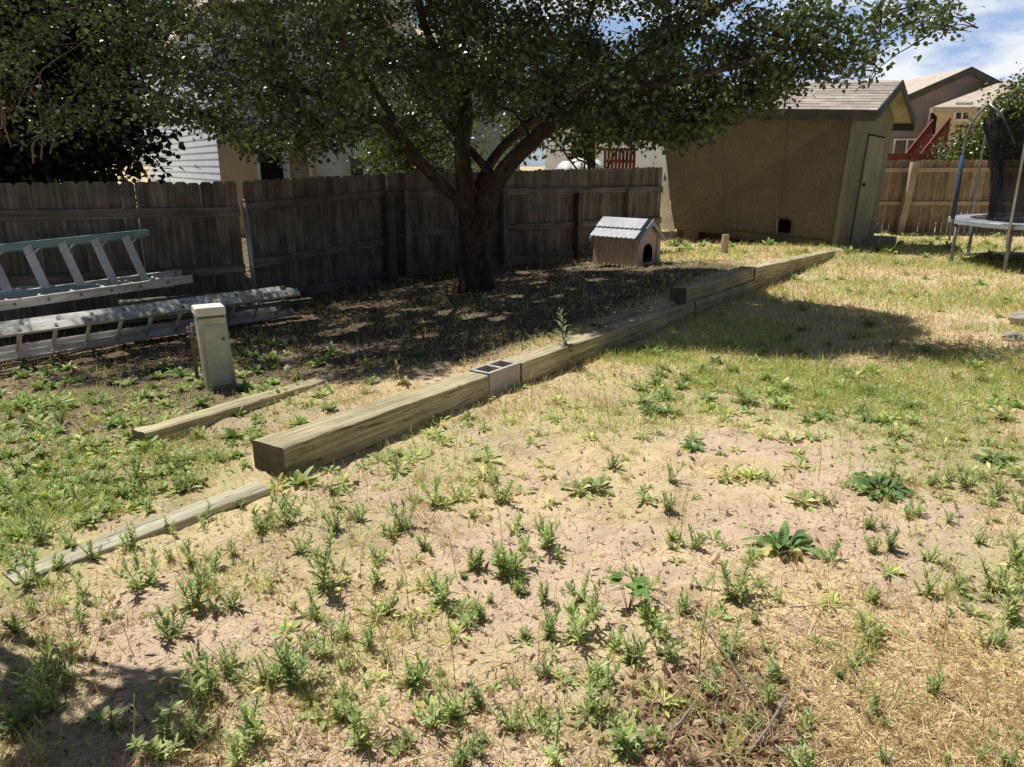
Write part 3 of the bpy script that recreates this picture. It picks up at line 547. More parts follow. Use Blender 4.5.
# door on the right wall
def panel(mb, s0, s1, t0, t1, off, th_=.02, c=1.):
    P = [onside(s0, t0), onside(s1, t0), onside(s1, t1), onside(s0, t1)]
    mb.hexa([P[0]+nr*off, P[1]+nr*off, P[1]+nr*(off+th_), P[0]+nr*(off+th_), P[3]+nr*off, P[2]+nr*off, P[2]+nr*(off+th_), P[3]+nr*(off+th_)], c, 2)
door = None
mb = MB(); panel(mb, .34, .80, .0, .83, .004, .025, 1.45); door = mb.build('door', M['shed_side'], shed)  # door tint lifted above the wall's to offset the overhang's shade
mb = MB(); panel(mb, .325, .338, .0, .84, .003, .004); panel(mb, .802, .815, .0, .84, .003, .004); panel(mb, .325, .815, .832, .84, .008, .004); mb.build('door_gap', M['dark'], door)
mb = MB(); hp = onside(.375, .46)+nr*.03; mb.tube([hp, hp+nr*.05], [.03, .035], 8); mb.build('handle', M['cap'], door)
# roof
ov, oe, tk = .36, .2, .05
rdir = unit(FRt-FLt)
def roofside(E0, E1, K0, K1, name):
    # E: eave ends (left, right), K: ridge ends
    out = unit(((E0+E1)/2-(K0+K1)/2)); e0, e1 = E0+out*oe-rdir*ov, E1+out*oe+rdir*ov; k0, k1 = K0-rdir*ov, K1+rdir*ov
    nup = np.cross(e1-e0, k0-e0); nup = unit(nup); nup = nup if nup[2] > 0 else -nup
    mb = MB(); n = 11; wl = np.linalg.norm(e1-e0)
    for j in range(n):
        a, b_ = j/n, (j+1)/n+.012
        P = [lerp(e0, k0, a), lerp(e1, k1, a), lerp(e1, k1, b_), lerp(e0, k0, b_)]
        lo, hi = tk+.012, tk+.002
        V = [P[0]+nup*lo, P[1]+nup*lo, P[2]+nup*hi, P[3]+nup*hi, P[0]+nup*(tk-.01), P[1]+nup*(tk-.01)]
        o = random.random()*20; f0 = 0.
        while f0 < 1:
            f1 = min(1, f0+random.uniform(.16, .42)/wl); jj = random.uniform(-.004, .004)
            Q = [lerp(V[0], V[1], f0)+nup*jj, lerp(V[0], V[1], f1)+nup*jj, lerp(V[3], V[2], f1), lerp(V[3], V[2], f0), lerp(V[4], V[5], f0), lerp(V[4], V[5], f1)]
            mb.add(Q, [(0, 1, 2, 3), (4, 5, 1, 0)], [(o+f0*wl, j*.31, 0), (o+f1*wl, j*.31, 0), (o+f1*wl, j*.31+.27, 0), (o+f0*wl, j*.31+.27, 0), (o+f0*wl, j*.31, 0), (o+f1*wl, j*.31, 0)], random.uniform(.74, 1.2)); f0 = f1
    mb.build(name, M['shingle'], shed)
    mb = MB(); mb.add([e0, e1, k1, k0, e0+nup*tk*.8, e1+nup*tk*.8, k1+nup*tk*.8, k0+nup*tk*.8], [(0, 1, 2, 3), (4, 7, 6, 5), (0, 4, 5, 1), (1, 5, 6, 2), (2, 6, 7, 3), (3, 7, 4, 0)]); mb.build('roof_deck', M['soffit'], shed)
    mb = MB(); f = unit(out*vec(1, 1, 0)); dn_ = -Z3*.19
    mb.hexa([e0+f*.004+dn_*.8, e1+f*.004+dn_*.8, e1+f*.03+dn_*.8, e0+f*.03+dn_*.8, e0+f*.004+Z3*.045, e1+f*.004+Z3*.045, e1+f*.03+Z3*.045, e0+f*.03+Z3*.045]); mb.build('fascia', M['fascia'], shed)
    for (e, k, s) in ((e1, k1, 1), (e0, k0, -1)):
        mb = MB(); o1, o2 = rdir*s*.004, rdir*s*.03
        mb.hexa([e+o1+dn_*.6, k+o1+dn_*.6, k+o2+dn_*.6, e+o2+dn_*.6, e+o1+Z3*.06, k+o1+Z3*.06, k+o2+Z3*.06, e+o2+Z3*.06]); mb.build('rake_board', M['fascia'], shed)
roofside(FLt, FRt, pkL, pk, 'roof'); roofside(BLt, BRt, pkL, pk, 'roof')
# blocks under the shed; long skid added, its dark tint standing for shade
mb = MB(); q0, q1 = FLb-nf*.25-Z3*.10, FRb-nf*.25-Z3*.06; mb.bar(q0, q1, .12, .3, .55); mb.build('skid', M['skid'], shed)
for s in (.12, .5, .9):
    mb = MB(); c = lerp(FLb, FRb, s)-nf*.15-Z3*.12; mb.box(c, rx*.35, nf*.3, Z3*.24, .8); mb.build('support_block', M['skid'], shed, bevel=.005)
cb = [(868, 238, 0), (884, 237, 0), (869, 229, .19)]
for k, (u, v, dz) in enumerate(cb):
    p = az(u, 239, .08); p = vec(p[0]+.0, p[1]+.9, 0)*vec(1, 1, 0)
    yk = 16.75+.12*k; c = vec(ay(u, v, yk)[0]+.05, yk, float(tz(ay(u, v, yk)[0], yk))+dz)
    cinder(('grey concrete block on the ground against the shed door wall', 'grey concrete block standing a step out from the shed by the fence post', 'grey concrete block resting on top of another beside the shed')[k], c, vec(.8, -.6, 0), vec(.6, .8, 0))
p = az(724, 251, .22); ps = thing('post_stub', 'short cut-off wooden post standing in the grass before the shed wall', 'post', p); mb = MB(); mb.tube([p-Z3*.15, p+vec(.005, 0, .15), p+vec(.01, 0, .30)], [.075, .072, .066], 10); mb.build('log', M['rail_tan'], ps, bevel=.006)
# ------------------------------------------------------------------ trampoline
tcx, tcy, tr, tzr = 9.90, 13.2, 2.03, .80
tg = vec(tcx, tcy, float(tz(tcx, tcy, False)))
tramp = thing('trampoline', 'round garden trampoline with a sagging black safety net and blue foam poles', 'trampoline', tg)
cir = lambda r_, z, n=64: [vec(tcx+r_*math.cos(2*math.pi*k/n), tcy+r_*math.sin(2*math.pi*k/n), z) for k in range(n)]
def ringband(r0, z0, r1, z1, n=64, sc_=0):
    a, b_ = cir(r0, z0, n), cir(r1, z1, n); mb = MB()
    if sc_: a = [p+Z3*random.uniform(-sc_, sc_) for p in a]; b_ = [p+Z3*random.uniform(-sc_, sc_) for p in b_]
    mb.add(a+b_, [(k, (k+1) % n, n+(k+1) % n, n+k) for k in range(n)]); return mb
mb = MB(); pts = cir(tr, tzr); mb.tube(pts+[pts[0], pts[1]], .032, 8, cap=False); mb.build('frame', M['steel'], tramp, smooth=True)
mb = ringband(tr+.045, tzr+.02, tr-.3, tzr+.035, sc_=.008); k2 = ringband(tr+.05, tzr-.05, tr+.045, tzr+.02, sc_=.006); mb.add(k2.v, k2.f); mb.build('safety_pad', M['pad'], tramp)
mb = MB(); pts = cir(tr-.28, tzr-.02); mb.add(pts+[vec(tcx, tcy, tzr-.06)], [(k, (k+1) % 64, 64) for k in range(64)]); mb.build('jump_mat', M['mat'], tramp)
def onring(ang, r_=tr, z=tzr): return vec(tcx+r_*math.cos(R(ang)), tcy+r_*math.sin(R(ang)), z)
A_leg = [a for a in (168, 208, 253, 298, 343, 28, 73, 118)]
l1 = az(951, 266, .0); l2 = az(993, 277, 0.); l3 = az(985, 256, 0.)
angs = [math.degrees(math.atan2(l1[1]-tcy, l1[0]-tcx)), math.degrees(math.atan2(l2[1]-tcy, l2[0]-tcx))]
angs += [angs[1]+45+90*0, angs[0]-55, angs[0]-110, angs[0]-165, angs[1]+100, angs[1]+150]
for k, an in enumerate(angs):
    mb = MB(); g = onring(an, tr-.0); zg = float(tz(g[0], g[1], False)); mb.tube([onring(an, tr, tzr-.02), onring(an, tr, tzr-.4), vec(g[0], g[1], zg+.02)], .03, 8); mb.build('leg', M['steel_dark'], tramp, smooth=True)
for k in range(0, 8, 2):
    a1, a2 = sorted((angs[k], angs[k+1])); mb = MB(); mb.tube([onring(a1+(a2-a1)*i/8, tr, .06) for i in range(9)], .026, 8); mb.build('leg_brace', M['steel_dark'], tramp, smooth=True)
tops = []
for k, an in enumerate((angs[0]-2, angs[1], angs[3]+0, angs[5], angs[6], angs[7])):
    p0 = onring(an, tr+.06, tzr-.35); p1 = onring(an, tr+.06, tzr+1.3); p2 = onring(an, tr+.0, tzr+1.66); p3 = onring(an, tr-.22, tzr+1.95)
    mb = MB(); mb.tube([p0, p1, onring(an, tr+.04, tzr+1.5), p2, onring(an, tr-.1, tzr+1.83), p3], .02, 8); po = mb.build('pole', M['steel_dark' if k == 0 else 'steel'], tramp, smooth=True); tops.append((an, p3))
    if k == 0:
        mb = MB(); mb.tube([onring(an, tr+.06, tzr+.03), onring(an, tr+.06, tzr+.45), onring(an, tr+.06, tzr+1.12)], [.036, .038, .036], 8); mb.build('foam_sleeve', M['foam'], po, smooth=True)
        mb = MB(); mb.tube([p3, p3+vec(.16, -.1, -.16), p3+vec(.34, -.2, -.52), p3+vec(.4, -.24, -.66)], .018, 8); mb.build('net_arm', M['steel'], po, smooth=True)
# net hanging inside the poles, sagging between them
angn = sorted(a % 360 for a, _ in tops); mb = MB(); NU, NV = 160, 16; V = []
for i in range(NU+1):
    an = 360*i/NU
    dmin = min(min(abs(an-a), 360-abs(an-a)) for a in angn); sag = 1-math.exp(-dmin/16)
    for j in range(NV+1):
        t = j/NV; r_ = tr-.27-.34*(1-t)**1.5*.9-.34*math.sin(math.pi*t)*sag; zt = tzr+1.93-.42*sag
        wv = .035*math.sin(i*1.7+j*.9)+.03*mnoise.noise(Vector((i*.4, j*.6, 0)))
        V.append(onring(an, r_+wv, tzr+.0+(zt-tzr)*t+.02*math.sin(i*.8)))
mb.add(V, [(i*(NV+1)+j, (i+1)*(NV+1)+j, (i+1)*(NV+1)+j+1, i*(NV+1)+j+1) for i in range(NU) for j in range(NV)]); mb.build('safety_net', M['net'], tramp, smooth=True)
# rusty brown tray under the trampoline
p = az(1015, 262, .0); bo = thing('rusty_sheet', 'flat rust-brown sheet lying on the ground under the trampoline', 'sheet', p); mb = MB(); mb.box(p+vec(.3, .2, .06), vec(1.5, .1, 0), vec(0, .7, 0), vec(0, 0, .05)); mb.build('sheet', M['skid'], bo, bevel=.01)
# ------------------------------------------------------------------ neighbours' houses
def lapwall(mb, P0, P1, z0, z1, n, out, step=.012, c=1.):
    # lap siding: each course tilts out at its lower edge
    P0, P1, out = vec(*P0[:2], 0), vec(*P1[:2], 0), vec(out[0], out[1], 0)
    for k in range(n):
        a, b_ = z0+(z1-z0)*k/n, z0+(z1-z0)*(k+1)/n
        mb.add([P0+Z3*a+out*step, P1+Z3*a+out*step, P1+Z3*b_, P0+Z3*b_, P0+Z3*a, P1+Z3*a], [(0, 1, 2, 3), (4, 5, 1, 0)], c=c*random.uniform(.97, 1.03))
def window(par, c, X, h, out, mats=('trim', 'glass'), split=True):
    c = np.asarray(c, float); X = np.asarray(X, float); out = unit(vec(out[0], out[1], 0)); wl = np.linalg.norm(X); xd = X/wl
    mb = MB()
    for s in (-1, 1): mb.box(c+xd*s*(wl/2)+out*.03, xd*.08, out*.06, Z3*(h+.16))
    for s in (-1, 1): mb.box(c+Z3*s*(h/2+.04)+out*.031, xd*(wl-.08), out*.06, Z3*.08)
    if split: mb.box(c+out*.028, xd*.06, out*.05, Z3*h)
    wn = mb.build('window', M[mats[0]], par)
    mb = MB(); mb.box(c+out*.015, xd*(wl-.06), out*.01, Z3*h); mb.build('pane', M[mats[1]], wn); return wn
# mauve gable house
yg = 34.; pkp = ay(965, 73, yg); zr = pkp[2]; xp = pkp[0]; half = 6.4; sl_ = .44; ze = zr-half*sl_; Lh = 12
mh = thing('gable_house', 'mauve lap-sided house with a tall gable behind the red stairs', 'house', (xp, yg+Lh/2, 0)); mb = MB()
n = 30
for k in range(n):
    a, b_ = k*ze/n, (k+1)*ze/n; mb.add([(xp-half, yg-.02, a), (xp+half, yg-.02, a), (xp+half, yg, b_), (xp-half, yg, b_)], [(0, 1, 2, 3)], c=random.uniform(.94, 1.04))
m_ = 16
for k in range(m_):
    a, b_ = ze+(zr-ze)*k/m_, ze+(zr-ze)*(k+1)/m_; ha, hb = half*(1-k/m_), half*(1-(k+1)/m_)
    mb.add([(xp-ha, yg-.02, a), (xp+ha, yg-.02, a), (xp+hb, yg, b_), (xp-hb, yg, b_)], [(0, 1, 2, 3)], c=random.uniform(.94, 1.04))
mb.add([(xp-half, yg, 0), (xp-half, yg+Lh, 0), (xp-half, yg+Lh, ze), (xp-half, yg, ze)], [(3, 2, 1, 0)]); mb.add([(xp+half, yg, 0), (xp+half, yg+Lh, 0), (xp+half, yg+Lh, ze), (xp+half, yg, ze)], [(0, 1, 2, 3)])
mb.build('wall', M['mauve'], mh)
mb = MB(); oh = .45
for s in (-1, 1):
    k0, k1 = vec(xp, yg-.4, zr+.08), vec(xp, yg+Lh, zr+.08); e0, e1 = vec(xp+s*(half+oh), yg-.4, ze-oh*sl_+.08), vec(xp+s*(half+oh), yg+Lh, ze-oh*sl_+.08)
    mb.hexa([e0, e1, k1, k0, e0+Z3*.12, e1+Z3*.12, k1+Z3*.12, k0+Z3*.12])
mb.build('roof', M['tan_roof'], mh)
mb = MB()
for s in (-1, 1):
    k0 = vec(xp, yg-.42, zr+.2); e0 = vec(xp+s*(half+oh), yg-.42, ze-oh*sl_+.2); mb.hexa([e0-Z3*.3, k0-Z3*.3, k0-Z3*.3-vec(0, .04, 0), e0-Z3*.3-vec(0, .04, 0), e0, k0, k0-vec(0, .04, 0), e0-vec(0, .04, 0)])
mb.build('rake_trim', M['fascia'], mh)
wc = ay(906, 148, yg-.02); window(mh, wc, vec(.66*0+1.1, 0, 0), .62, (0, -1))
wc = ay(934, 122, yg-.02); window(mh, wc, vec(.5, 0, 0), 1.0, (0, -1), split=False)
# beige house, hipped roof
yb = 29.; e0 = ay(933, 107, yb); xe = e0[0]; zb_ = e0[2]
bh = thing('hipped_house', 'beige house with a tan hipped roof behind the trampoline net', 'house', (xe+6, yb+5, 0)); mb = MB()
lapwall(mb, (xe+.45, yb+.45), (xe+14, yb+.45), 0, zb_-.05, 22, (0, -1)); mb.add([(xe+.45, yb+.45, 0), (xe+6.2, yb+10, 0), (xe+6.2, yb+10, zb_), (xe+.45, yb+.45, zb_)], [(3, 2, 1, 0)]); mb.build('wall', M['beige'], bh)
mb = MB(); rid = 5.; HK = ay(1003, 81, yb+rid); mb.add([(xe, yb, zb_), (xe+15, yb, zb_), (xe+15-rid, yb+rid, HK[2]), tuple(HK), (xe+6, yb+10, zb_), (xe+15, yb+10, zb_), (xe, yb, zb_-.16), (xe+15, yb, zb_-.16), (xe+6, yb+10, zb_-.16), (xe+15, yb+10, zb_-.16)],
    [(0, 1, 2, 3), (4, 0, 3), (5, 4, 3, 2), (1, 5, 2), (6, 8, 9, 7)]); mb.build('roof', M['tan_roof'], bh)
mb = MB(); mb.box((xe+7.5, yb-.03, zb_-.1), (15.1, 0, 0), (0, .05, 0), (0, 0, .2)); mb.build('gutter', M['beige'], bh)
wc = ay(962, 112, yb+.44); window(bh, wc, vec(.55, 0, 0), .5, (0, -1))
# red deck and stairs
yd = 24.; dk = thing('deck_stairs', 'red stained deck with a flight of stairs beyond the tan fence', 'stairs', (ay(930, 150, yd)[0], yd, 0))
s0, s1 = ay(921, 154, yd)-Z3*.8, ay(950, 118, yd)-Z3*.8
for k in range(9):
    mb = MB(); c = lerp(s0, s1, (k+.5)/9); mb.box(c+vec(0, .45, -.05), (.30, 0, 0), (0, .95, 0), (0, 0, .05)); mb.build('tread', M['red'], dk)
for yy in (0, .92):
    mb = MB(); mb.bar(s0+vec(0, yy, -.1), s1+vec(0, yy, -.1), .05, .26); mb.build('stringer', M['red'], dk)
    mb = MB(); mb.bar(s0+vec(0, yy, .8), s1+vec(0, yy, .8), .09, .06)
    for k in range(12): c = lerp(s0, s1, k/11)+vec(0, yy, 0); mb.bar(c, c+Z3*.8, .04, .04, up=(0, 1, 0))
    mb.build('railing', M['red'], dk)
mb = MB(); q0 = s1+vec(.02, -.1, 0); mb.box(q0+vec(1.6, .7, -.05), (3.2, 0, 0), (0, 2, 0), (0, 0, .14)); mb.build('deck_floor', M['red'], dk)
mb = MB(); mb.box(q0+vec(1.6, -.25, .55), (3.2, 0, 0), (0, .1, 0), (0, 0, .08))
for k in range(22): mb.box(q0+vec(.02+k*.15, -.25, .22), (.04, 0, 0), (0, .04, 0), (0, 0, .58))
mb.build('railing', M['red'], dk)
for xx in (.1, 1.6, 3.1):
    mb = MB(); b0_ = q0+vec(xx, 0, -.1); mb.box((b0_[0], b0_[1], b0_[2]/2), (.14, 0, 0), (0, .14, 0), (0, 0, b0_[2]), grain=2); mb.build('post', M['red'], dk)
r0, r1 = ay(884, 157, 22.6), ay(948, 158, 22.6); rf = thing('red_fence', 'low red board fence showing just above the tan fence', 'fence', (r0[0], 22.6, 0))
mb = MB()
for k in range(30): x_ = r0[0]-.6+(r1[0]-r0[0]+.9)*k/29; mb.box((x_, 22.6, 1.06), (.09, 0, 0), (0, .02, 0), (0, 0, 1.9), random.uniform(.85, 1.15), 2)
mb.build('boards', M['red'], rf); mb = MB(); mb.box(((r0[0]+r1[0])/2-.1, 22.57, 2.04), (r1[0]-r0[0]+1.2, 0, 0), (0, .1, 0), (0, 0, .06)); mb.build('cap_rail', M['red'], rf)
# white house to the left beyond the dark fence
yw = 19.
X_ = lambda u, v=160, y=yw: ay(u, v, y)[0]
Zv = lambda v, y=yw: ay(400, v, y)[2]
wh = thing('white_house', 'white lap-sided house with a cream bay and brown blinds beyond the dark fence', 'house', (X_(260), yw+4, 0)); mb = MB()
wl = unit(vec(-.53, .85, 0)); lapwall(mb, (X_(226)+wl[0]*14, yw+wl[1]*14), (X_(226), yw), 0, 5.2, 30, (-.85, -.53)); lapwall(mb, (X_(314), yw), (X_(372), yw), 0, 5.2, 30, (0, -1)); lapwall(mb, (X_(226), yw+.02), (X_(314), yw+.02), Zv(134), 5.2, 18, (0, -1)); mb.build('wall', M['white_siding'], wh)
mb = MB(); mb.add([(X_(224), yw-.35, 0), (X_(316), yw-.35, 0), (X_(316), yw-.35, Zv(136)), (X_(224), yw-.35, Zv(136)), (X_(224), yw, 0), (X_(224), yw, Zv(136)), (X_(316), yw, 0), (X_(316), yw, Zv(136))], [(0, 1, 2, 3), (4, 0, 3, 5), (1, 6, 7, 2), (3, 2, 7, 5)]); mb.build('bay', M['cream'], wh)
mb = MB(); zt = Zv(133); mb.box(((X_(224)+X_(316))/2, yw-.2, zt+.05), (X_(316)-X_(224)+.3, 0, 0), (0, .45, 0), (0, 0, .1)); mb.build('bay_roof', M['trim'], wh)
zc = (Zv(153, yw-.35)+Zv(186, yw-.35))/2
window(wh, (X_(276), yw-.35, zc), vec(X_(289)-X_(263), 0, 0), .95, (0, -1), split=False); window(wh, (X_(303), yw-.35, zc), vec(X_(314)-X_(292), 0, 0), .95, (0, -1), ('trim', 'blind'), split=False)
mb = MB(); mb.box((X_(357), yw-.04, 1.05), (X_(369)-X_(345), 0, 0), (0, .06, 0), (0, 0, 2.1)); dd = mb.build('door', M['trim'], wh)
mb = MB(); mb.box((X_(357), yw-.085, Zv(169)), (X_(363)-X_(351), 0, 0), (0, .02, 0), (0, 0, .5)); mb.build('pane', M['glass'], dd)
mb = MB(); x0_ = X_(226)-.05; mb.hexa([(x0_, yw-.5, 5.2), (X_(380), yw-.5, 5.2), (X_(380), yw+9, 5.2), (x0_-5.3, yw+9, 5.2), (x0_-1, yw+3.5, 7.2), (X_(380), yw+3.5, 7.2), (X_(380), yw+5, 7.2), (x0_-2.5, yw+5, 7.2)]); mb.build('roof', M['tan_roof'], wh)
y2 = 23.; b2h = thing('grey_blue_house', 'blue-grey sided house glimpsed between the tree stems beyond the fence', 'house', (ay(420, 160, y2)[0], y2+4, 0)); mb = MB()
lapwall(mb, (ay(366, 160, y2)[0], y2), (ay(520, 160, y2)[0], y2), 0, 4.2, 24, (0, -1)); mb.build('wall', M['bluegrey'], b2h)
window(b2h, ay(402, 157, y2), vec(.55, 0, 0), .75, (0, -1), split=False)
mb = MB(); xa, xb = ay(360, 160, y2)[0], ay(526, 160, y2)[0]; mb.hexa([(xa, y2-.4, 4.15), (xb, y2-.4, 4.15), (xb, y2+8, 4.15), (xa, y2+8, 4.15), (xa, y2+3, 6.), (xb, y2+3, 6.), (xb, y2+4.5, 6.), (xa, y2+4.5, 6.)]); mb.build('roof', M['tan_roof'], b2h)
# things showing over the fence between the tree and the shed
y3 = 21.; tv = thing('covered_trailer', 'white rounded tarp cover just showing over the fence beside the tree', 'trailer', (ay(580, 165, y3)[0], y3, 0))
def dome(mb, c, rx_, ry_, rz_, n=14, m=8):
    V = []
    for j in range(m+1):
        ph = math.pi/2*j/m
        for k in range(n):
            a_ = 2*math.pi*k/n; q_ = 1+.05*mnoise.noise(Vector((k*.9, j*.8, c[0]))); V.append((c[0]+rx_*math.cos(ph)*math.cos(a_)*q_, c[1]+ry_*math.cos(ph)*math.sin(a_)*q_, c[2]+rz_*math.sin(ph)**.7*q_))
    mb.add(V, [(j*n+k, j*n+(k+1) % n, (j+1)*n+(k+1) % n, (j+1)*n+k) for j in range(m) for k in range(n)])
mb = MB()
for u, r_ in ((566, .35), (578, .42), (591, .45)): c = ay(u, 170, y3); dome(mb, (c[0], y3, 1.45), r_*.8, .7, .48 if r_ > .4 else .4)
mb.build('tarp', M['tarp'], tv, smooth=True); mb = MB(); c = ay(580, 170, y3); mb.box((c[0], y3, .75), (1.5, 0, 0), (0, 1.3, 0), (0, 0, 1.3)); mb.build('box_body', M['tarp'], tv, bevel=.03)
y4 = 22.; rr = thing('deck_railing', 'dark red wooden railing showing over the fence next to the shed', 'railing', (ay(620, 160, y4)[0], y4, 0)); mb = MB(); xa, xb = ay(605, 160, y4)[0], ay(634, 160, y4)[0]
for k in range(9): mb.box((xa+(xb-xa)*k/8, y4, 1.1), (.08, 0, 0), (0, .04, 0), (0, 0, 2.1), 1, 2)
mb.build('balusters', M['red'], rr); mb = MB(); mb.box(((xa+xb)/2, y4-.03, 2.17), (xb-xa+.2, 0, 0), (0, .12, 0), (0, 0, .07)); mb.box(((xa+xb)/2, y4-.03, 1.85), (xb-xa, 0, 0), (0, .05, 0), (0, 0, .09)); mb.build('rail', M['red'], rr)
y5 = 40.; ph_ = thing('pale_house', 'pale blue-white house far off, seen under the leaves beside the shed', 'house', (ay(610, 160, y5)[0], y5+4, 0)); mb = MB(); xa, xb = ay(545, 160, y5)[0], ay(690, 160, y5)[0]
lapwall(mb, (xa, y5), (xb, y5), 0, 3.6, 20, (0, -1)); mb.build('wall', M['white_siding'], ph_); window(ph_, ay(583, 151, y5), vec(1.3, 0, 0), 1., (0, -1), ('trim', 'glass'))
mb = MB(); mb.hexa([(xa-.5, y5-.5, 3.6), (xb+.5, y5-.5, 3.6), (xb+.5, y5+8, 3.6), (xa-.5, y5+8, 3.6), (xa, y5+3, 5.6), (xb, y5+3, 5.6), (xb, y5+5, 5.6), (xa, y5+5, 5.6)]); mb.build('roof', M['tan_roof'], ph_)
# ------------------------------------------------------------------ vegetation helpers (numpy)
def norm(a): return a/(np.linalg.norm(a, axis=-1, keepdims=True)+1e-9)
def inst(T, FT, P, D, Nn, S):
    # copies of a small template: x axis along D, z axis near Nn, scale S (n,3)
    D = norm(D); Y = norm(np.cross(Nn, D)); Zz = np.cross(D, Y)
    V = P[:, None]+T[None, :, 0:1]*S[:, None, 0:1]*D[:, None]+T[None, :, 1:2]*S[:, None, 1:2]*Y[:, None]+T[None, :, 2:3]*S[:, None, 2:3]*Zz[:, None]
    n, k = len(P), len(T); Fx = (FT[None]+(np.arange(n)*k)[:, None, None]).reshape(-1, FT.shape[1])
    return V.reshape(-1, 3), Fx
LEAF = np.array([(0, 0, 0), (.3, .36, .07), (.3, -.36, .07), (.35, 0, -.02), (.7, .27, .03), (.7, -.27, .03), (1, 0, -.12)], float)
LEAFF = np.array([(0, 3, 1), (0, 2, 3), (3, 4, 1), (3, 2, 5), (3, 6, 4), (3, 5, 6)])
BLADE = np.array([(0, .5, 0), (0, -.5, 0), (.5, .42, .03), (.5, -.42, .03), (.82, .2, -.04), (1, 0, -.14)], float)
BLADEF = np.array([(0, 1, 3), (0, 3, 2), (2, 3, 4), (2, 4, 5), (3, 5, 4)])[:4]
def rdir(n, el0, el1):
    a = rng.uniform(0, 2*np.pi, n); e = np.radians(rng.uniform(el0, el1, n)); return np.stack([np.cos(a)*np.cos(e), np.sin(a)*np.cos(e), np.sin(e)], 1)
def inpoly(x, y, poly):
    r = np.zeros(len(x), bool); n = len(poly)
    for i in range(n):
        x0, y0 = poly[i]; x1, y1 = poly[(i+1) % n]
        c = ((y0 > y) != (y1 > y)) & (x < (x1-x0)*(y-y0)/(y1-y0+1e-12)+x0); r ^= c
    return r
SHX, SHY = SUNV.x/-SUNV.z, SUNV.y/-SUNV.z
# ground shape of the shade (surveyed outline) that the crown has to throw
SHADE = [az(u, v, .08)[:2] for u, v in [(-330, 352), (0, 366), (80, 374), (190, 352), (250, 370), (330, 384), (400, 396), (450, 384), (500, 352), (560, 343), (620, 350), (690, 342), (760, 353), (850, 354), (905, 345), (930, 330), (915, 312), (860, 303), (800, 297), (752, 286), (700, 282), (640, 283), (590, 268), (560, 258), (480, 240), (380, 235), (200, 245), (-100, 262), (-500, 300)]]
VL = ([-400, 140, 170, 185, 230, 280, 330, 360, 400, 450, 500, 540, 580, 640, 690, 712, 770, 830, 870, 900, 940, 985, 1005, 1100], [170, 150, 122, 132, 152, 174, 168, 154, 152, 148, 120, 128, 140, 158, 158, 142, 116, 90, 92, 52, 50, 26, 0, -60])
def leafcloud(name, mat, par, C, cn, spread, size, cols, up=.7, keep=None, flat=.8):
    # C: twig points (n,3); cn leaves around each
    P = np.repeat(C, cn, 0); n = len(P); P = P+rng.normal(0, 1, (n, 3))*np.array([spread, spread, spread*flat])
    if keep is not None: k = keep(P); P = P[k]; n = len(P)
    D = rdir(n, -60, 20); Nn = norm(rng.normal(0, .55, (n, 3))+np.array([0, 0, up])); s = size*rng.uniform(.55, 1.5, n); S = np.stack([s, s, s], 1)
    V, Fx = inst(LEAF, LEAFF, P, D, Nn, S)
    ci = rng.integers(0, len(cols), n); c = np.array(cols)[ci]*rng.uniform(.7, 1.35, (n, 1))*(.55+.9*fbm(P[:, 0]*2.1+P[:, 2]*1.3, P[:, 1]*2.1-P[:, 2]*1.7, 3))[:, None]
    return npmesh(name, V, Fx, mat, par, np.repeat(c, len(LEAF), 0))
def branch_curve(a, b_, n=6, sag=.12, jit=.05):
    a, b_ = np.asarray(a), np.asarray(b_); L_ = np.linalg.norm(b_-a); pts = []
    for i in range(n+1):
        t = i/n; p = a+(b_-a)*t+Z3*sag*L_*math.sin(math.pi*t)
        if 0 < i < n: p = p+rng.normal(0, jit*L_/n*1.5, 3)
        pts.append(p)
    return pts
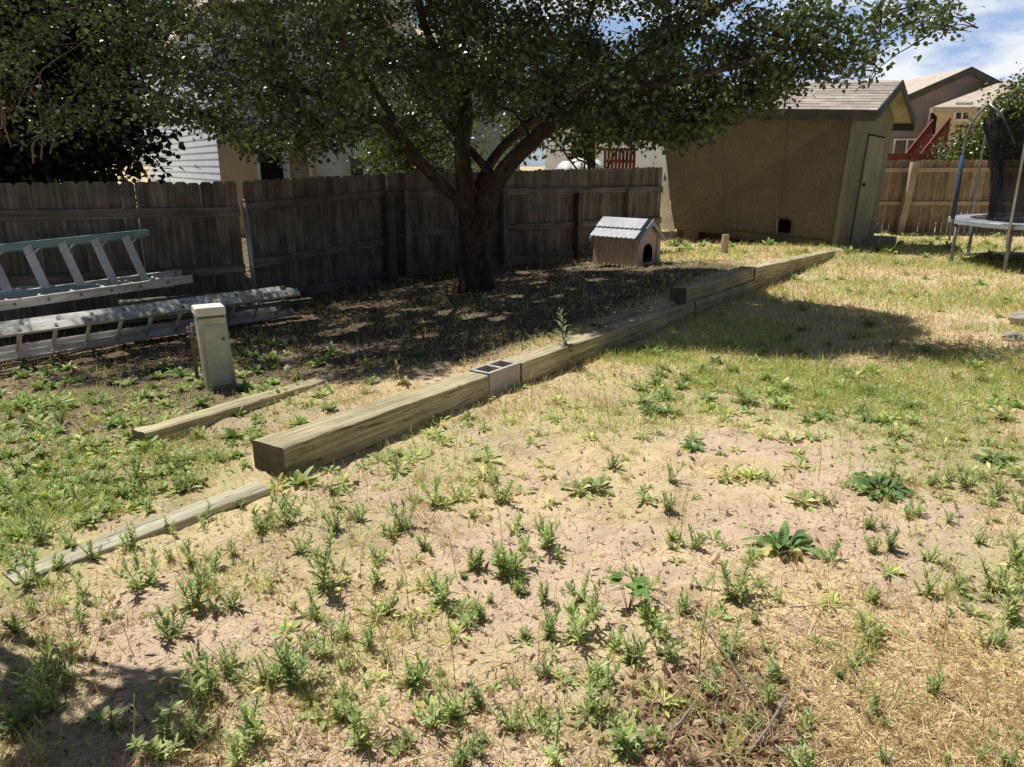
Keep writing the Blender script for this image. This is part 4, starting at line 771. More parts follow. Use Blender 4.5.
# ------------------------------------------------------------------ shade tree
tb = az(476, 291, .02); TY = tb[1]; tb = at(tb[0], tb[1])
tree = thing('shade_tree', 'large spreading tree with several stems in front of the inner corner of the dark fence', 'tree', tb)
P_ = lambda u, v, dy=0: ay(u, v, TY+dy)
stems = [  # control points, radii
    ([tb-Z3*.15, tb+Z3*.06, P_(475, 262), P_(473, 232), P_(470, 205), P_(464, 175), P_(462, 145, .1), P_(466, 110, .3), P_(460, 60, .5), P_(466, 0, .8), P_(470, -70, 1.)], [.40, .32, .27, .255, .20, .15, .135, .12, .10, .07, .03]),
    ([tb+Z3*.0+vec(.08, -.02, 0), P_(479, 255, -.05), P_(483, 225, -.08), P_(488, 200, -.12), P_(499, 178, -.2), P_(516, 157, -.3), P_(545, 130, -.5), P_(575, 105, -.8), P_(605, 85, -1.2), P_(640, 58, -1.6), P_(690, 25, -2.1), P_(750, -10, -2.5)], [.26, .2, .19, .175, .155, .135, .115, .10, .085, .065, .045, .02]),
    ([P_(468, 212), P_(455, 196, -.1), P_(438, 180, -.2), P_(418, 160, -.35), P_(402, 140, -.5), P_(385, 122, -.7), P_(355, 108, -1.), P_(320, 95, -1.4), P_(280, 85, -1.8), P_(235, 70, -2.1)], [.12, .105, .1, .095, .09, .085, .07, .055, .04, .02]),
    ([P_(497, 182, -.2), P_(486, 168, 0), P_(470, 150, .2), P_(452, 128, .4), P_(430, 100, .6), P_(400, 60, .9), P_(370, 20, 1.2)], [.09, .075, .065, .06, .05, .035, .02]),
    ([P_(545, 130, -.5), P_(556, 105, -.2), P_(566, 75, .1), P_(585, 30, .5), P_(600, -20, .8)], [.09, .075, .06, .045, .025]),
    ([P_(470, 205), P_(500, 150, .6), P_(560, 100, 1.4), P_(620, 70, 2.2), P_(680, 40, 2.8)], [.1, .085, .07, .05, .03]),
    ([P_(402, 140, -.5), P_(385, 105, -.9), P_(352, 60, -1.5), P_(330, 10, -2.)], [.07, .06, .045, .02]),
    ([P_(466, 110, .3), P_(440, 60, -.6), P_(420, 10, -1.8), P_(410, -60, -2.6)], [.08, .065, .05, .02]),
    ([P_(516, 157, -.3), P_(560, 120, -1.2), P_(640, 90, -2.2), P_(720, 70, -2.8), P_(800, 45, -3.0)], [.09, .07, .055, .04, .02])]
bark = MB(); SK = []
def dense(pts, rad, k=5):
    op, orr = [], []
    for i in range(len(pts)-1):
        p0, p1, p2, p3 = pts[max(i-1, 0)], pts[i], pts[i+1], pts[min(i+2, len(pts)-1)]
        for j in range(k):
            t = j/k; op.append(.5*((2*p1)+(-p0+p2)*t+(2*p0-5*p1+4*p2-p3)*t*t+(-p0+3*p1-3*p2+p3)*t**3)); orr.append(rad[i]+(rad[i+1]-rad[i])*t)
    op.append(pts[-1]); orr.append(rad[-1]); return op, orr
for pts, rad in stems:
    op, orr = dense([np.asarray(p, float) for p in pts], rad); orr = [r_*(1+.09*mnoise.noise(Vector(p*3))) for r_, p in zip(orr, op)]
    orr = [r_*.80 for r_ in orr]; bark.tube(op, orr, 14)
    for p, r_ in zip(op[8:], orr[8:]): SK.append((p, r_))
# crown: clump centres inside a broad dome, trimmed where the yard is lit and where the crown's underside ends
CN_ = []
def shade_ok(P, soft=.25):
    x, y = P[:, 0]+SHX*P[:, 2], P[:, 1]+SHY*P[:, 2]
    return inpoly(x+rng.normal(0, soft, len(P)), y+rng.normal(0, soft, len(P)), SHADE)
# gaps in the crown that let sun flecks through to the ladders, the box and the ground
FLECK = [(L3_, r_*(2.1 if L3_[2] > .15 else 1.15)) for L3_, r_ in [(ay(u, v, y), r_) for u, v, y, r_ in [(8, 333, 6.75, .17), (50, 327, 7.1, .15), (90, 322, 7.5, .13), (140, 318, 8., .10), (5, 300, 7.2, .13), (45, 300, 7.5, .12), (100, 290, 8., .12),
    (28, 262, 7.5, .12), (66, 262, 7.8, .14), (104, 262, 8.1, .13), (135, 258, 8.5, .12), (140, 262, 8.6, .08), (20, 246, 7.6, .12), (75, 240, 8.1, .10), (270, 288, 9.0, .16), (298, 300, 9.1, .10), (212, 305, 5.7, .22), (215, 340, 5.6, .16), (225, 375, 5.5, .16)]]
    + [(D0+ex*Lx/2+ey*Wy/2+Z3*z_, .33) for z_ in (.2, .45, .7)] + [(D0+ex*t_, .24) for t_ in (.1, .5, .9)] + [(D0+ex*t_+ey*.3+Z3*.6, .3) for t_ in (-.05, .4, .9)]
    + [(az(u, v, .05), r_) for u, v, r_ in [(360, 318, .13), (410, 305, .12), (500, 325, .1), (425, 322, .09), (350, 352, .1), (560, 305, .1), (600, 290, .12), (540, 310, .08), (335, 325, .22), (320, 342, .14), (455, 312, .2), (475, 320, .16), (280, 352, .16), (255, 372, .22), (300, 370, .14), (430, 340, .12), (520, 300, .12), (390, 310, .1), (20, 378, .14), (90, 372, .12), (540, 285, .14), (150, 378, .16)]]]
def holed(P):
    h = np.zeros(len(P), bool)
    for T, r_ in FLECK: h |= (P[:, 0]+SHX*(P[:, 2]-T[2])-T[0])**2+(P[:, 1]+SHY*(P[:, 2]-T[2])-T[1])**2 < r_*r_
    return h
def under_ok(P, j=7):
    u, v = proj(P); lim = np.interp(u, VL[0], VL[1]); wig = 14*(fbm(u*.035+7, v*0+2, 3)-.5)
    return v < lim+wig+rng.normal(0, j, len(P))
cc = rng.normal(0, 1, (60000, 3)); cc = norm(cc)*(rng.uniform(0, 1, (60000, 1))**.42); cc = cc*np.array([6.9, 4.9, 2.9])+np.array([-1.2, 9.6, 4.3])
cc = cc[(cc[:, 2] > 2.)]; cc = cc[shade_ok(cc, .05)]; cc = cc[under_ok(cc, 1)]
# thin by spacing
sel = []
for p in cc:
    if all((p[0]-q[0])**2+(p[1]-q[1])**2+(p[2]-q[2])**2 > .50**2 for q in sel): sel.append(p)
    if len(sel) > 720: break
CLP = np.array(sel)
extra = []
for u, v, y, s in [(700, 100, 8.6, 1), (700, 135, 8.8, .9), (722, 124, 8.7, .9), (748, 108, 8.5, .9), (768, 98, 8.4, .7), (735, 112, 8.6, .8), (730, 95, 8.4, 1), (760, 85, 8.2, 1), (790, 75, 8., 1), (815, 62, 8., 1), (840, 50, 7.8, .8), (830, 80, 8.0, .6), (860, 60, 7.9, .7), (880, 40, 7.9, .55), (850, 20, 7.8, .7), (880, 10, 7.8, .5), (905, 25, 7.9, .5), (925, 38, 7.9, .45), (945, 30, 8., .4), (962, 30, 8., .35), (978, 28, 8., .3), (880, 72, 8., .4), (868, 88, 8., .3), (770, 40, 8, 1), (800, 15, 7.8, 1), (720, 50, 8.2, 1), (680, 70, 8.4, 1), (650, 110, 8.8, 1), (668, 130, 9., .9), (690, 118, 8.9, 1), (680, 142, 9., .6), (712, 112, 8.8, .9), (650, 140, 9.2, .8), (740, 104, 8.6, .8), (625, 140, 9.4, .7), (620, 120, 9.2, 1), (600, 95, 9, 1), (945, 10, 8., .4), (915, 5, 7.9, .5)]:
    extra.append((*ay(u, v, y), s))
for u, v, y in [(190, 105, 9.), (215, 118, 9.), (240, 122, 8.8), (262, 135, 8.7), (285, 140, 8.6), (210, 80, 9), (180, 60, 9), (200, 30, 8.8), (235, 60, 8.6), (330, 120, 8.4), (240, 95, 8.6), (175, 20, 9.), (230, 10, 8.5), (270, 60, 8.4), (300, 110, 8.3), (250, 150, 8.6), (272, 158, 8.6), (300, 150, 8.5), (330, 148, 8.6), (235, 138, 8.7), (350, 140, 8.7), (262, 162, 8.5), (284, 164, 8.5), (310, 158, 8.5), (240, 148, 8.6), (338, 160, 8.6), (220, 132, 8.7), (360, 128, 8.6), (320, 135, 8.5)]:
    extra.append((*ay(u, v, y), .8))
SKP = np.array([p for p, _ in SK]); SKR = np.array([r_ for _, r_ in SK])
TW = []; TWn = []; EX = []; EXn = []
def grow(c, dens, sink, sinkn, thin=False):
    global SKP, SKR
    d2 = ((SKP-c)**2).sum(1)+np.maximum(SKP[:, 2]-c[2], 0)**2*1.5; k = int(np.argmin(d2)); a = SKP[k]; L_ = np.linalg.norm(c-a)
    pts = branch_curve(a, c, 5, .10 if not thin else .16, .10); r0 = min(SKR[k]*.7, .012+.012*L_)
    bark.tube(pts, list(np.linspace(r0, .007, 6)), 6, .9, cap=False)
    SKP = np.concatenate([SKP, np.array(pts[2:])]); SKR = np.concatenate([SKR, np.linspace(r0*.8, .009, 4)])
    for q in range(5):
        d = rdir(1, -50, 25)[0]; ln = rng.uniform(.3, .62); e = c+d*ln
        if not under_ok(e[None]+Z3*-.12, .5)[0] or (not thin and not shade_ok(e[None], .02)[0]): continue
        bark.tube([c, c+d*ln*.5+Z3*.03, e], [.007, .005, .002], 4, .9, cap=False)
        for t in (.25, .5, .75, 1.): sink.append(c+d*ln*t+Z3*.03*math.sin(math.pi*t)); sinkn.append(dens)
for c in CLP[np.argsort(((CLP-np.array(P_(470, 190)))**2).sum(1))]: grow(c, 1., TW, TWn)
for e in extra: grow(np.array(e[:3]), e[3], EX, EXn, True)
TW, EX = np.array(TW), np.array(EX); EXn = np.array(EXn)
bark.build('trunk', M['bark'], tree, smooth=True)
cols = [(.09, .125, .055), (.11, .15, .06), (.08, .105, .055), (.135, .175, .07), (.075, .10, .06)]
keepA = lambda P: (shade_ok(P, .12) | (rng.random(len(P)) < .02)) & under_ok(P, 5)
V1 = np.concatenate([np.repeat(TW, 21, 0), np.repeat(EX, np.maximum(1, (22*EXn).astype(int)), 0)])
nTW = len(TW)*21; isT = np.arange(len(V1)) < nTW
crown = leafcloud('crown', M['leaf'], tree, V1, 1, .085, .051, cols, keep=lambda P: under_ok(P, 5) & ~holed(P) & (rng.random(len(P)) < np.interp(P[:, 0], [-6.5, -4, -2, -.5], [.36, .44, .62, 1.])) & (~isT | shade_ok(P, .10) | (rng.random(len(P)) < .03)))
# ------------------------------------------------------------------ dark tree at the left beyond the fence
def simple_tree(name, label, base, blobs_, nleaf, size, cols, mat, trunk, clump=.22, group=None, trunk_r=.16, sticks=0):
    t = thing(name, label, 'tree', base, group); mb = MB(); top = np.asarray(trunk, float)
    op, orr = dense([np.asarray(base)-Z3*.1, lerp(np.asarray(base), top, .4)+rng.normal(0, .05, 3), top], [trunk_r, trunk_r*.75, trunk_r*.3]); mb.tube(op, orr, 10)
    pts = []
    tot = sum(b_[3]*b_[4]*b_[5] for b_ in blobs_)
    for (x, y, z, rx_, ry_, rz_) in blobs_:
        n = max(6, int(nleaf/14*(rx_*ry_*rz_)/tot)); d = norm(rng.normal(0, 1, (n, 3)))*(rng.random((n, 1))**.38); c = d*np.array([rx_, ry_, rz_])+np.array([x, y, z]); pts.append(c)
        for q in c[:5]: mb.tube(branch_curve(op[rng.integers(4, len(op))], q, 5, .08, .08), list(np.linspace(.03, .006, 6)), 5, cap=False)
    mb.build('trunk', M['bark'], t, smooth=True)
    leafcloud('crown', mat, t, np.concatenate(pts), 14, clump, size, cols)
    return t
lt = simple_tree('plum_tree', 'dark dense tree with deep red and green leaves beyond the fence at the ladders', (-8.6, 12.2, 0), [(-8.6, 12.2, 3.3, 2.8, 1.3, 2.2), (-6.4, 12.6, 2.3, .9, .6, 1.1), (-9.0, 12.4, 2.0, 2.6, .8, 1.0), (-6.7, 11.6, 2.7, 1.1, .9, 1.3), (-9.5, 11.5, 2.2, 2.2, 1.2, 1.4), (-6.9, 12.4, 4.3, 1.6, 1.3, 1.5), (-7.6, 11.8, 1.7, 1.6, .8, .9), (-11.5, 12.5, 3.2, 2., 1.5, 2.6)], 90000, .11, [(.012, .012, .008), (.02, .012, .01), (.016, .024, .01), (.028, .012, .012), (.03, .05, .016)], M['leaf_dark'], (-8.4, 12.2, 4.6), trunk_r=.22)  # leaf colours near black, standing in for dense shade inside the crown
tg_ = MB()
for k in range(11):
    a = ay(rng.uniform(-25, 60), rng.uniform(95, 175), 10.5); p = [a]
    d = vec(rng.uniform(-.1, .5), -.05, rng.uniform(.6, 1))
    for j in range(7): p.append(p[-1]+unit(d)*rng.uniform(.14, .24)); d = d+vec(rng.uniform(-.25, .35), 0, rng.uniform(-.15, .15))
    tg_.tube(p, list(np.linspace(.014, .004, 8)), 5)
tg_.build('bare_twigs', M['twig'], lt, smooth=True)
simple_tree('leafy_tree', 'bright green leafy tree standing between the dark fence and the shed, beyond the fence', (1.9, 19.4, 0), [(1.9, 19.4, 3.1, 1.9, 1.1, 1.1), (1.0, 19.2, 3.8, 1.3, 1., 1.1), (3.4, 19.6, 3.6, 1.4, 1., 1.1), (.4, 19.6, 2.8, .8, .8, .8)], 15000, .10, [(.07, .11, .025), (.10, .15, .03), (.05, .085, .02), (.13, .18, .04)], M['leaf'], (1.9, 19.4, 3.4))
simple_tree('small_tree', 'small yellow-green tree seen between the stems of the shade tree', (-2.2, 16.5, 0), [(-2.3, 16.5, 2.2, .9, .7, .9), (-1.1, 16.8, 1.9, .6, .5, .7)], 3500, .09, [(.12, .17, .035), (.09, .14, .03), (.16, .19, .05)], M['leaf'], (-2.2, 16.5, 2.3), trunk_r=.08)
b_ = ay(945, 140, 21.5)
simple_tree('vine_tree', 'rounded light green tree rising over the tan fence by the trampoline', (13.4, 21.6, 0), [(14.0, 21.6, 2.9, 1.1, .9, 1.2), (12.9, 21.6, 2.2, .7, .8, .7), (15.2, 21.6, 2.8, 1.3, .9, 1.3), (12.1, 21.5, 1.75, .5, .6, .45), (13.4, 21.5, 2.0, 1.0, .7, .6)], 20000, .085, [(.11, .15, .04), (.16, .20, .05), (.08, .12, .03), (.2, .23, .07), (.07, .1, .03)], M['leaf'], (13.6, 21.6, 3.2))
simple_tree('young_tree', 'young leafy tree just outside the left edge of the yard', (-3.1, 3.1, -.05), [(-2.17, 2.80, 2.62, .16, .2, .12), (-2.30, 2.62, 2.75, .14, .12, .1), (-2.36, 2.55, 2.6, .12, .12, .1), (-2.75, 2.85, 2.8, .2, .2, .15)], 520, .08, cols, M['leaf'], (-2.95, 3.05, 2.6), clump=.05, trunk_r=.03)
# ------------------------------------------------------------------ weeds: leaf ribbons collected per plant
class PL:
    def __init__(s): s.V = []; s.F = []; s.C = []; s.n = 0
    def leaf(s, o, az_, el, L_, Wd, nseg=6, lobes=0, droop=.6, fold=.25, c0=(.1, .15, .05), c1=None, shape='lance', twist=0., wavy=0.):
        c1 = c1 or c0; p = np.asarray(o, float).copy(); e = el; V = []; ph = random.random()*6
        for i in range(nseg+1):
            t = i/nseg; d = vec(math.cos(az_)*math.cos(e), math.sin(az_)*math.cos(e), math.sin(e)); sd = vec(-math.sin(az_), math.cos(az_), 0); up = np.cross(d, sd)
            if shape == 'lance': wv = math.sin(math.pi*min(1, .06+.94*t)**.85)**.8 if t < 1 else .02
            elif shape == 'spoon': wv = .16+.84*math.exp(-((t-.68)/.26)**2) if t < .99 else .05
            else: wv = 1-t*.85
            if lobes: wv *= .35+.65*abs(math.sin(math.pi*lobes*t+.3))
            wv = max(wv, .03)*Wd/2; tw = twist*t+wavy*math.sin(ph+t*9)
            s2 = sd*math.cos(tw)+up*math.sin(tw)
            V += [p+s2*wv-up*(-fold*wv), p, p-s2*wv+up*fold*wv]; s.C += [tuple(c0[k]+(c1[k]-c0[k])*t for k in range(3))]*3
            p = p+d*L_/nseg; e -= droop/nseg*(.5+t)
        k = s.n; s.V += V; s.n += len(V)
        for i in range(nseg):
            a = k+i*3; s.F += [(a, a+1, a+4, a+3), (a+1, a+2, a+5, a+4)]
    def stem(s, pts, r_, c):
        for rr_ in (0, 1):
            k = s.n; m = len(pts)
            for i, p in enumerate(pts):
                o = vec(r_, 0, 0) if rr_ == 0 else vec(0, r_, 0); f = 1-.6*i/m; s.V += [np.asarray(p)+o*f, np.asarray(p)-o*f]; s.C += [c, c]
            s.n += 2*m; s.F += [(k+2*i, k+2*i+1, k+2*i+3, k+2*i+2) for i in range(m-1)]
    def arr(s): return np.array(s.V), np.array(s.F, np.int32), np.array(s.C)
def jc(c, a=.2):
    f = random.uniform(1-a, 1+a); return tuple(max(0, x*f*random.uniform(.92, 1.08)) for x in c)
GG, GB, GY, YL, ST = (.34, .42, .145), (.39, .44, .22), (.42, .47, .15), (.64, .60, .25), (.6, .48, .28)
def feather(h=.14, ns=4):
    p = PL()
    for k in range(ns):
        a = k*6.28/ns+random.uniform(-.5, .5); ln = random.uniform(.15, .75)*(1 if ns > 1 else .2); b_ = vec(random.uniform(-.02, .02), random.uniform(-.02, .02), -.01); hh = h*random.uniform(.6, 1.1)
        tip = b_+vec(math.cos(a)*ln*hh, math.sin(a)*ln*hh, hh*(1-.25*ln)); p.stem([b_, b_+(tip-b_)*.5+vec(0, 0, .1*hh), tip], .002, jc((.26, .28, .13)))
        n = int(10+hh*120)
        for j in range(n):
            t = ((j+.5)/n)**.8; az_ = j*2.4+a+random.uniform(-.4, .4)
            L_ = (.046-.012*t)*random.uniform(.6, 1.3)*(.7+hh*2.0); c = jc(GB if random.random() < .55 else GG, .28)
            if t < .3 and random.random() < .3: c = jc(YL)
            p.leaf(b_+(tip-b_)*t, az_, R(random.uniform(5, 45)+30*t), L_, L_*random.uniform(.24, .36), 6, random.choice((0, 2.5, 3, 3.5)), random.uniform(-.2, .9), .3, c, tuple(x*1.2 for x in c), twist=random.uniform(-.7, .7))
    for j in range(int(4+h*26)):
        c = jc(YL if random.random() < .4 else GB); p.leaf((0, 0, .004), random.random()*6.28, R(random.uniform(5, 35)), random.uniform(.04, .08), random.uniform(.01, .018), 7, random.choice((3, 4, 4)), .5, .2, c, tuple(x*1.1 for x in c), twist=random.uniform(-.5, .5))
    return p.arr()
def rosette(n=11, L0=.09, W0=.03, lob=3.5, c=GG, el=(8, 45)):
    p = PL()
    for j in range(n):
        cc_ = jc(YL if random.random() < .12 else c, .25); t = j/n
        p.leaf((random.uniform(-.006, .006), random.uniform(-.006, .006), .0), j*2.4+random.uniform(-.3, .3), R(el[0]+(el[1]-el[0])*t+random.uniform(-6, 6)), L0*random.uniform(.7, 1.2)*(1-.3*t), W0*random.uniform(.8, 1.2), 8, lob*random.uniform(.85, 1.15), random.uniform(.3, 1.), .25, tuple(x*.85 for x in cc_), tuple(x*1.15 for x in cc_), 'spoon' if lob else 'lance', random.uniform(-.4, .4), .2)
    return p.arr()
def dock(n=24, L0=.17, c=(.20, .30, .11)):
    p = PL()
    for j in range(n):
        t = j/n; cc_ = jc(c, .28)
        if t < .22 and random.random() < .45: cc_ = jc(YL, .15)
        az_ = j*2.4+random.uniform(-.4, .4); el = R(4+50*t+random.uniform(-10, 12)); L_ = L0*random.uniform(.6, 1.15)*(1-.2*t)
        st_ = vec(math.cos(az_), math.sin(az_), .5)*.03; p.stem([(0, 0, 0), st_], .003, jc((.26, .29, .13))); p.leaf(st_*.9, az_, el, L_, L_*random.uniform(.26, .36), 12, 0, random.uniform(.5, 1.5), random.uniform(.2, .5), tuple(x*.85 for x in cc_), tuple(x*1.2 for x in cc_), 'lance', random.uniform(-.9, .9), random.uniform(.3, .7))
    return p.arr()
def tuft(n=34, h=.11, c=GY, dry=.3):
    p = PL()
    for j in range(n):
        cc_ = jc(ST if random.random() < dry else c, .3); p.leaf((random.uniform(-.03, .03), random.uniform(-.03, .03), -.005), random.random()*6.28, R(random.uniform(40, 88)), h*random.uniform(.5, 1.3), random.uniform(.0025, .0045), 4, 0, random.uniform(.2, 1.4), .2, cc_, tuple(x*1.2 for x in cc_), 'blade')
    return p.arr()
def tallweed(h=.5, n=40, c=(.26, .32, .19)):
    p = PL(); tip = vec(.02, 0, h); p.stem([(0, 0, -.02), tip*.5+vec(.01, 0, 0), tip], .005, c)
    for j in range(n):
        t = j/n; L_ = (.13*(1-t)**.7+.025)*random.uniform(.8, 1.2); cc_ = jc(c, .2); p.leaf(tip*t, j*2.4, R(15+45*t), L_, L_*.26, 6, 0, .8, .3, cc_, tuple(x*1.2 for x in cc_))
    return p.arr()
def stalk(h=.3, nb=5):
    p = PL(); c = jc(ST, .2); tip = vec(random.uniform(-.06, .06), random.uniform(-.06, .06), h); p.stem([(0, 0, -.01), tip*.5+vec(.01, .01, 0), tip], .0022, c)
    for j in range(nb*3):
        t = random.uniform(.45, 1); p.leaf(tip*t, random.random()*6.28, R(random.uniform(30, 70)), random.uniform(.015, .045), .005, 3, 0, .2, .2, jc(ST if random.random() < .6 else GY))
    return p.arr()
def maple(n=7):
    p = PL()
    for j in range(n):
        a = random.random()*6.28; h = random.uniform(.04, .14); q = vec(math.cos(a)*.05, math.sin(a)*.05, h); p.stem([(0, 0, 0), q], .0022, (.2, .22, .1)); cc_ = jc((.2, .31, .085), .15)
        for k in (-1, 0, 1): p.leaf(q, a+k*.9, R(5), .07*(1 if k == 0 else .75), .035, 5, 0, .3, .15, cc_, tuple(x*1.15 for x in cc_))
    return p.arr()
def kale(n=9, c=GB): return rosette(n, .12, .042, 0, c, (14, 74))
LIB = {}
def meshof(kind, arrs):
    ms = []
    for (V, Fx, C) in arrs:
        o = npmesh(kind, V, Fx, M['weed'], None, C, smooth=False); ms.append(o.data); bpy.data.objects.remove(o)
    LIB[kind] = ms
meshof('feather_weed', [feather(random.uniform(.09, .2), random.randint(2, 6)) for _ in range(12)])
meshof('lobed_weed', [rosette(random.randint(9, 16), random.uniform(.09, .13), random.uniform(.028, .04), random.uniform(3, 4.5), GG if random.random() < .5 else GY, (10, 62)) for _ in range(8)])
meshof('broadleaf_weed', [kale(random.randint(7, 13), random.choice([GG, GB, (.24, .34, .12), (.18, .27, .09)])) for _ in range(6)])
meshof('dock_plant', [dock(random.randint(20, 27), .17) for _ in range(5)])
meshof('grass_tuft', [tuft(random.randint(26, 46), random.uniform(.08, .14), dry=random.uniform(.15, .5)) for _ in range(6)])
meshof('dry_stalk', [stalk(random.uniform(.16, .34)) for _ in range(6)])
meshof('tall_weed', [tallweed(.5)]); meshof('seedling', [maple(7)])
def plant(kind, x, y, s, label, group=None, z0=0., sz=None):
    m = random.choice(LIB[kind]); o = bpy.data.objects.new(kind, m); col.objects.link(o); o.location = (x, y, float(tz(x, y))-.004+z0)
    o.rotation_euler = (random.uniform(-.12, .12), random.uniform(-.12, .12), random.random()*6.28); o.scale = (s, s, (sz or s)); return tag(o, label, 'weed', group)
def plantpx(kind, u, v, s, label, group=None, z=.0, sz=None): p = az(u, v, z); return plant(kind, p[0], p[1], s, label, group, sz=sz)
# plants one can point at
plantpx('dock_plant', 783, 548, 1.12, 'large dock with broad dark leaves in the middle of the bare soil at right')
plantpx('dock_plant', 880, 492, 1.0, 'broad-leaved dock at the edge of the green grass, beyond the biggest dock')
plantpx('dock_plant', 653, 414, .8, 'dark green dock alone in the dry grass below the timber shadow')
plantpx('dock_plant', 692, 452, .62, 'small dark dock rosette between the lone dock and the bare soil')
plantpx('dock_plant', 995, 462, .7, 'dock half hidden in the grass at the right edge of the lawn')
plantpx('dock_plant', 822, 418, .6, 'low broad-leaved weed inside the green lawn below the tree shadow')
plantpx('dock_plant', 868, 420, .55, 'pale broad-leaved weed beside another in the green lawn', None)
plantpx('tall_weed', 568, 344, 1.05, 'tall upright grey-green weed standing alone behind the edging timber', z=.2)
plantpx('seedling', 628, 612, 1.0, 'bright green seedling with large lobed leaves in the bare soil')
plantpx('lobed_weed', 485, 400, 1.15, 'lobed green weed directly under the hollow concrete block')
plantpx('lobed_weed', 440, 425, 1.2, 'bushy lobed weed against the face of the long foreground timber')
plantpx('lobed_weed', 487, 458, 1.35, 'yellow-green lobed weed out on the soil below the concrete block')
plantpx('lobed_weed', 520, 390, 1.0, 'lobed weed at the timber face just past the concrete block')
plantpx('broadleaf_weed', 300, 485, 1.2, 'leafy weed at the splintered end of the foreground timber')
for u, v, s in ((276, 484, .9), (292, 480, .8), (330, 470, .8), (362, 462, .7), (395, 452, .8), (468, 418, .7), (545, 385, .7), (590, 372, .7), (640, 356, .8), (310, 486, .9)): plantpx('lobed_weed', u, v+2, s, 'lobed weed hugging the foot of the timber edging', 'weeds along the foot of the timber edging')
for u, v, s in ((30, 580, .9), (58, 568, .8), (95, 556, .7), (130, 545, .9), (170, 528, .7), (205, 516, .8), (240, 500, .7), (75, 545, .8), (150, 510, .7), (20, 565, .9)): plantpx('feather_weed', u, v+6, s, 'feathery weed growing against the flat board', 'weeds along the flat board')
plantpx('feather_weed', 625, 750, 1.35, 'big bushy grey-green weed at the lower edge beside the dead leaf pile')
plantpx('feather_weed', 632, 660, 1.25, 'dense grey-green weed above the pile of dead leaves')
plantpx('feather_weed', 412, 690, 1.35, 'tallest feathery weed on the bare soil in the lower middle')
plantpx('feather_weed', 325, 592, 1.3, 'full feathery weed on the slope below the flat board')
plantpx('feather_weed', 168, 755, 1.2, 'leafy weed at the lower left beside the dappled shadow', sz=.8)
plantpx('feather_weed', 40, 715, 1.2, 'grey-green weed in the dappled shadow in the lower left corner')
# the ones nothing tells apart
feath = [(145, 590, .9), (170, 640, 1.2), (195, 610, 1.2), (232, 610, .8), (232, 672, .9), (255, 745, 1.), (295, 690, 1.3), (268, 690, 1.), (345, 720, 1.), (382, 612, .8), (345, 640, .7), (438, 500, 1.), (470, 570, .8), (505, 575, 1.1), (515, 570, 1.), (545, 545, .8), (453, 720, .7), (480, 705, .7), (550, 640, 1.), (570, 640, 1.), (590, 620, .8), (520, 590, .7), (430, 545, .8), (405, 525, .8), (360, 520, .8), (375, 560, .7), (300, 555, .8), (590, 715, 1.), (600, 690, .9), (668, 655, .8), (735, 600, .9), (760, 585, .6), (770, 700, .7), (870, 600, .7), (895, 555, .6), (930, 560, .7), (960, 590, .8), (1000, 590, 1.), (1015, 570, 1.), (1010, 620, .9), (980, 545, .7), (925, 600, .7), (840, 680, .6), (210, 570, .7), (260, 530, .8), (285, 525, .8), (500, 500, .7), (545, 600, .7), (440, 600, .8), (465, 625, .6), (700, 590, .6), (690, 545, .6), (640, 590, .6), (720, 485, .5), (610, 470, .6), (310, 620, .9), (215, 700, .8), (190, 690, .7), (120, 735, .8), (355, 750, .8), (540, 730, .8), (470, 760, .8), (560, 760, .9), (660, 640, .6), (985, 640, .7), (830, 560, .6), (905, 520, .7), (870, 530, .7), (950, 530, .7), (60, 690, .9), (20, 640, 1.), (15, 740, 1.1)]
for (u, v, s) in feath: plantpx('feather_weed', u+random.uniform(-4, 4), v+random.uniform(-3, 3), s*random.uniform(.75, 1.25)*(1.2 if v < 640 else 1.0), 'feathery grey-green weed rooted in the open sandy soil', 'feathery weeds on the open soil')
def scatter_plants(kind, n, dens, box, s0, s1, label, group, mind=.1):
    done = []; tries = 0
    while len(done) < n and tries < n*60:
        tries += 1; u, v = random.uniform(box[0], box[2]), random.uniform(box[1], box[3]); p = az(u, v, .03)
        if random.random() > dens(np.array([p[0]]), np.array([p[1]]))[0]: continue
        t, q = tp(p[0], p[1])
        if -.12 < q < .3 and -2 < t < 12.6: continue
        if any((p[0]-a)**2+(p[1]-b_)**2 < mind**2 for a, b_ in done): continue
        done.append((p[0], p[1])); plant(kind, p[0], p[1], random.uniform(s0, s1), label, group)
scatter_plants('feather_weed', 135, lambda x, y: .25+.5*mask(GREEN, x, y)-.25*mask(BARE, x, y), (0, 470, 1024, 767), .3, .8, 'small feathery weed sprouting from the sandy soil', 'small feathery sprouts in the foreground', .07)
scatter_plants('lobed_weed', 170, lambda x, y: .25+mask(GREEN, x, y), (330, 340, 1024, 500), .45, 1.1, 'green lobed weed low in the sunlit grass', 'lobed weeds in the sunlit grass')
scatter_plants('broadleaf_weed', 110, lambda x, y: mask(GREEN, x, y)*(tp(x, y)[1] > .3), (-20, 385, 330, 640), .5, 1.05, 'leafy weed in the thick growth around the loose timber and flat board', 'leafy weeds in the thick growth at left')
scatter_plants('lobed_weed', 70, lambda x, y: mask(GREEN, x, y)*(tp(x, y)[1] > .3), (-20, 385, 330, 640), .6, 1.1, 'lobed weed in the thick growth around the loose timber and flat board', 'lobed weeds in the thick growth at left', .08)
scatter_plants('lobed_weed', 70, lambda x, y: .5+.4*mask(GREEN, x, y)-.3*mask(BARE, x, y)-.4*mask(STRAW, x, y), (60, 470, 1024, 767), .35, .85, 'flat lobed weed spreading over the sandy soil', 'flat lobed weeds in the foreground', .08)
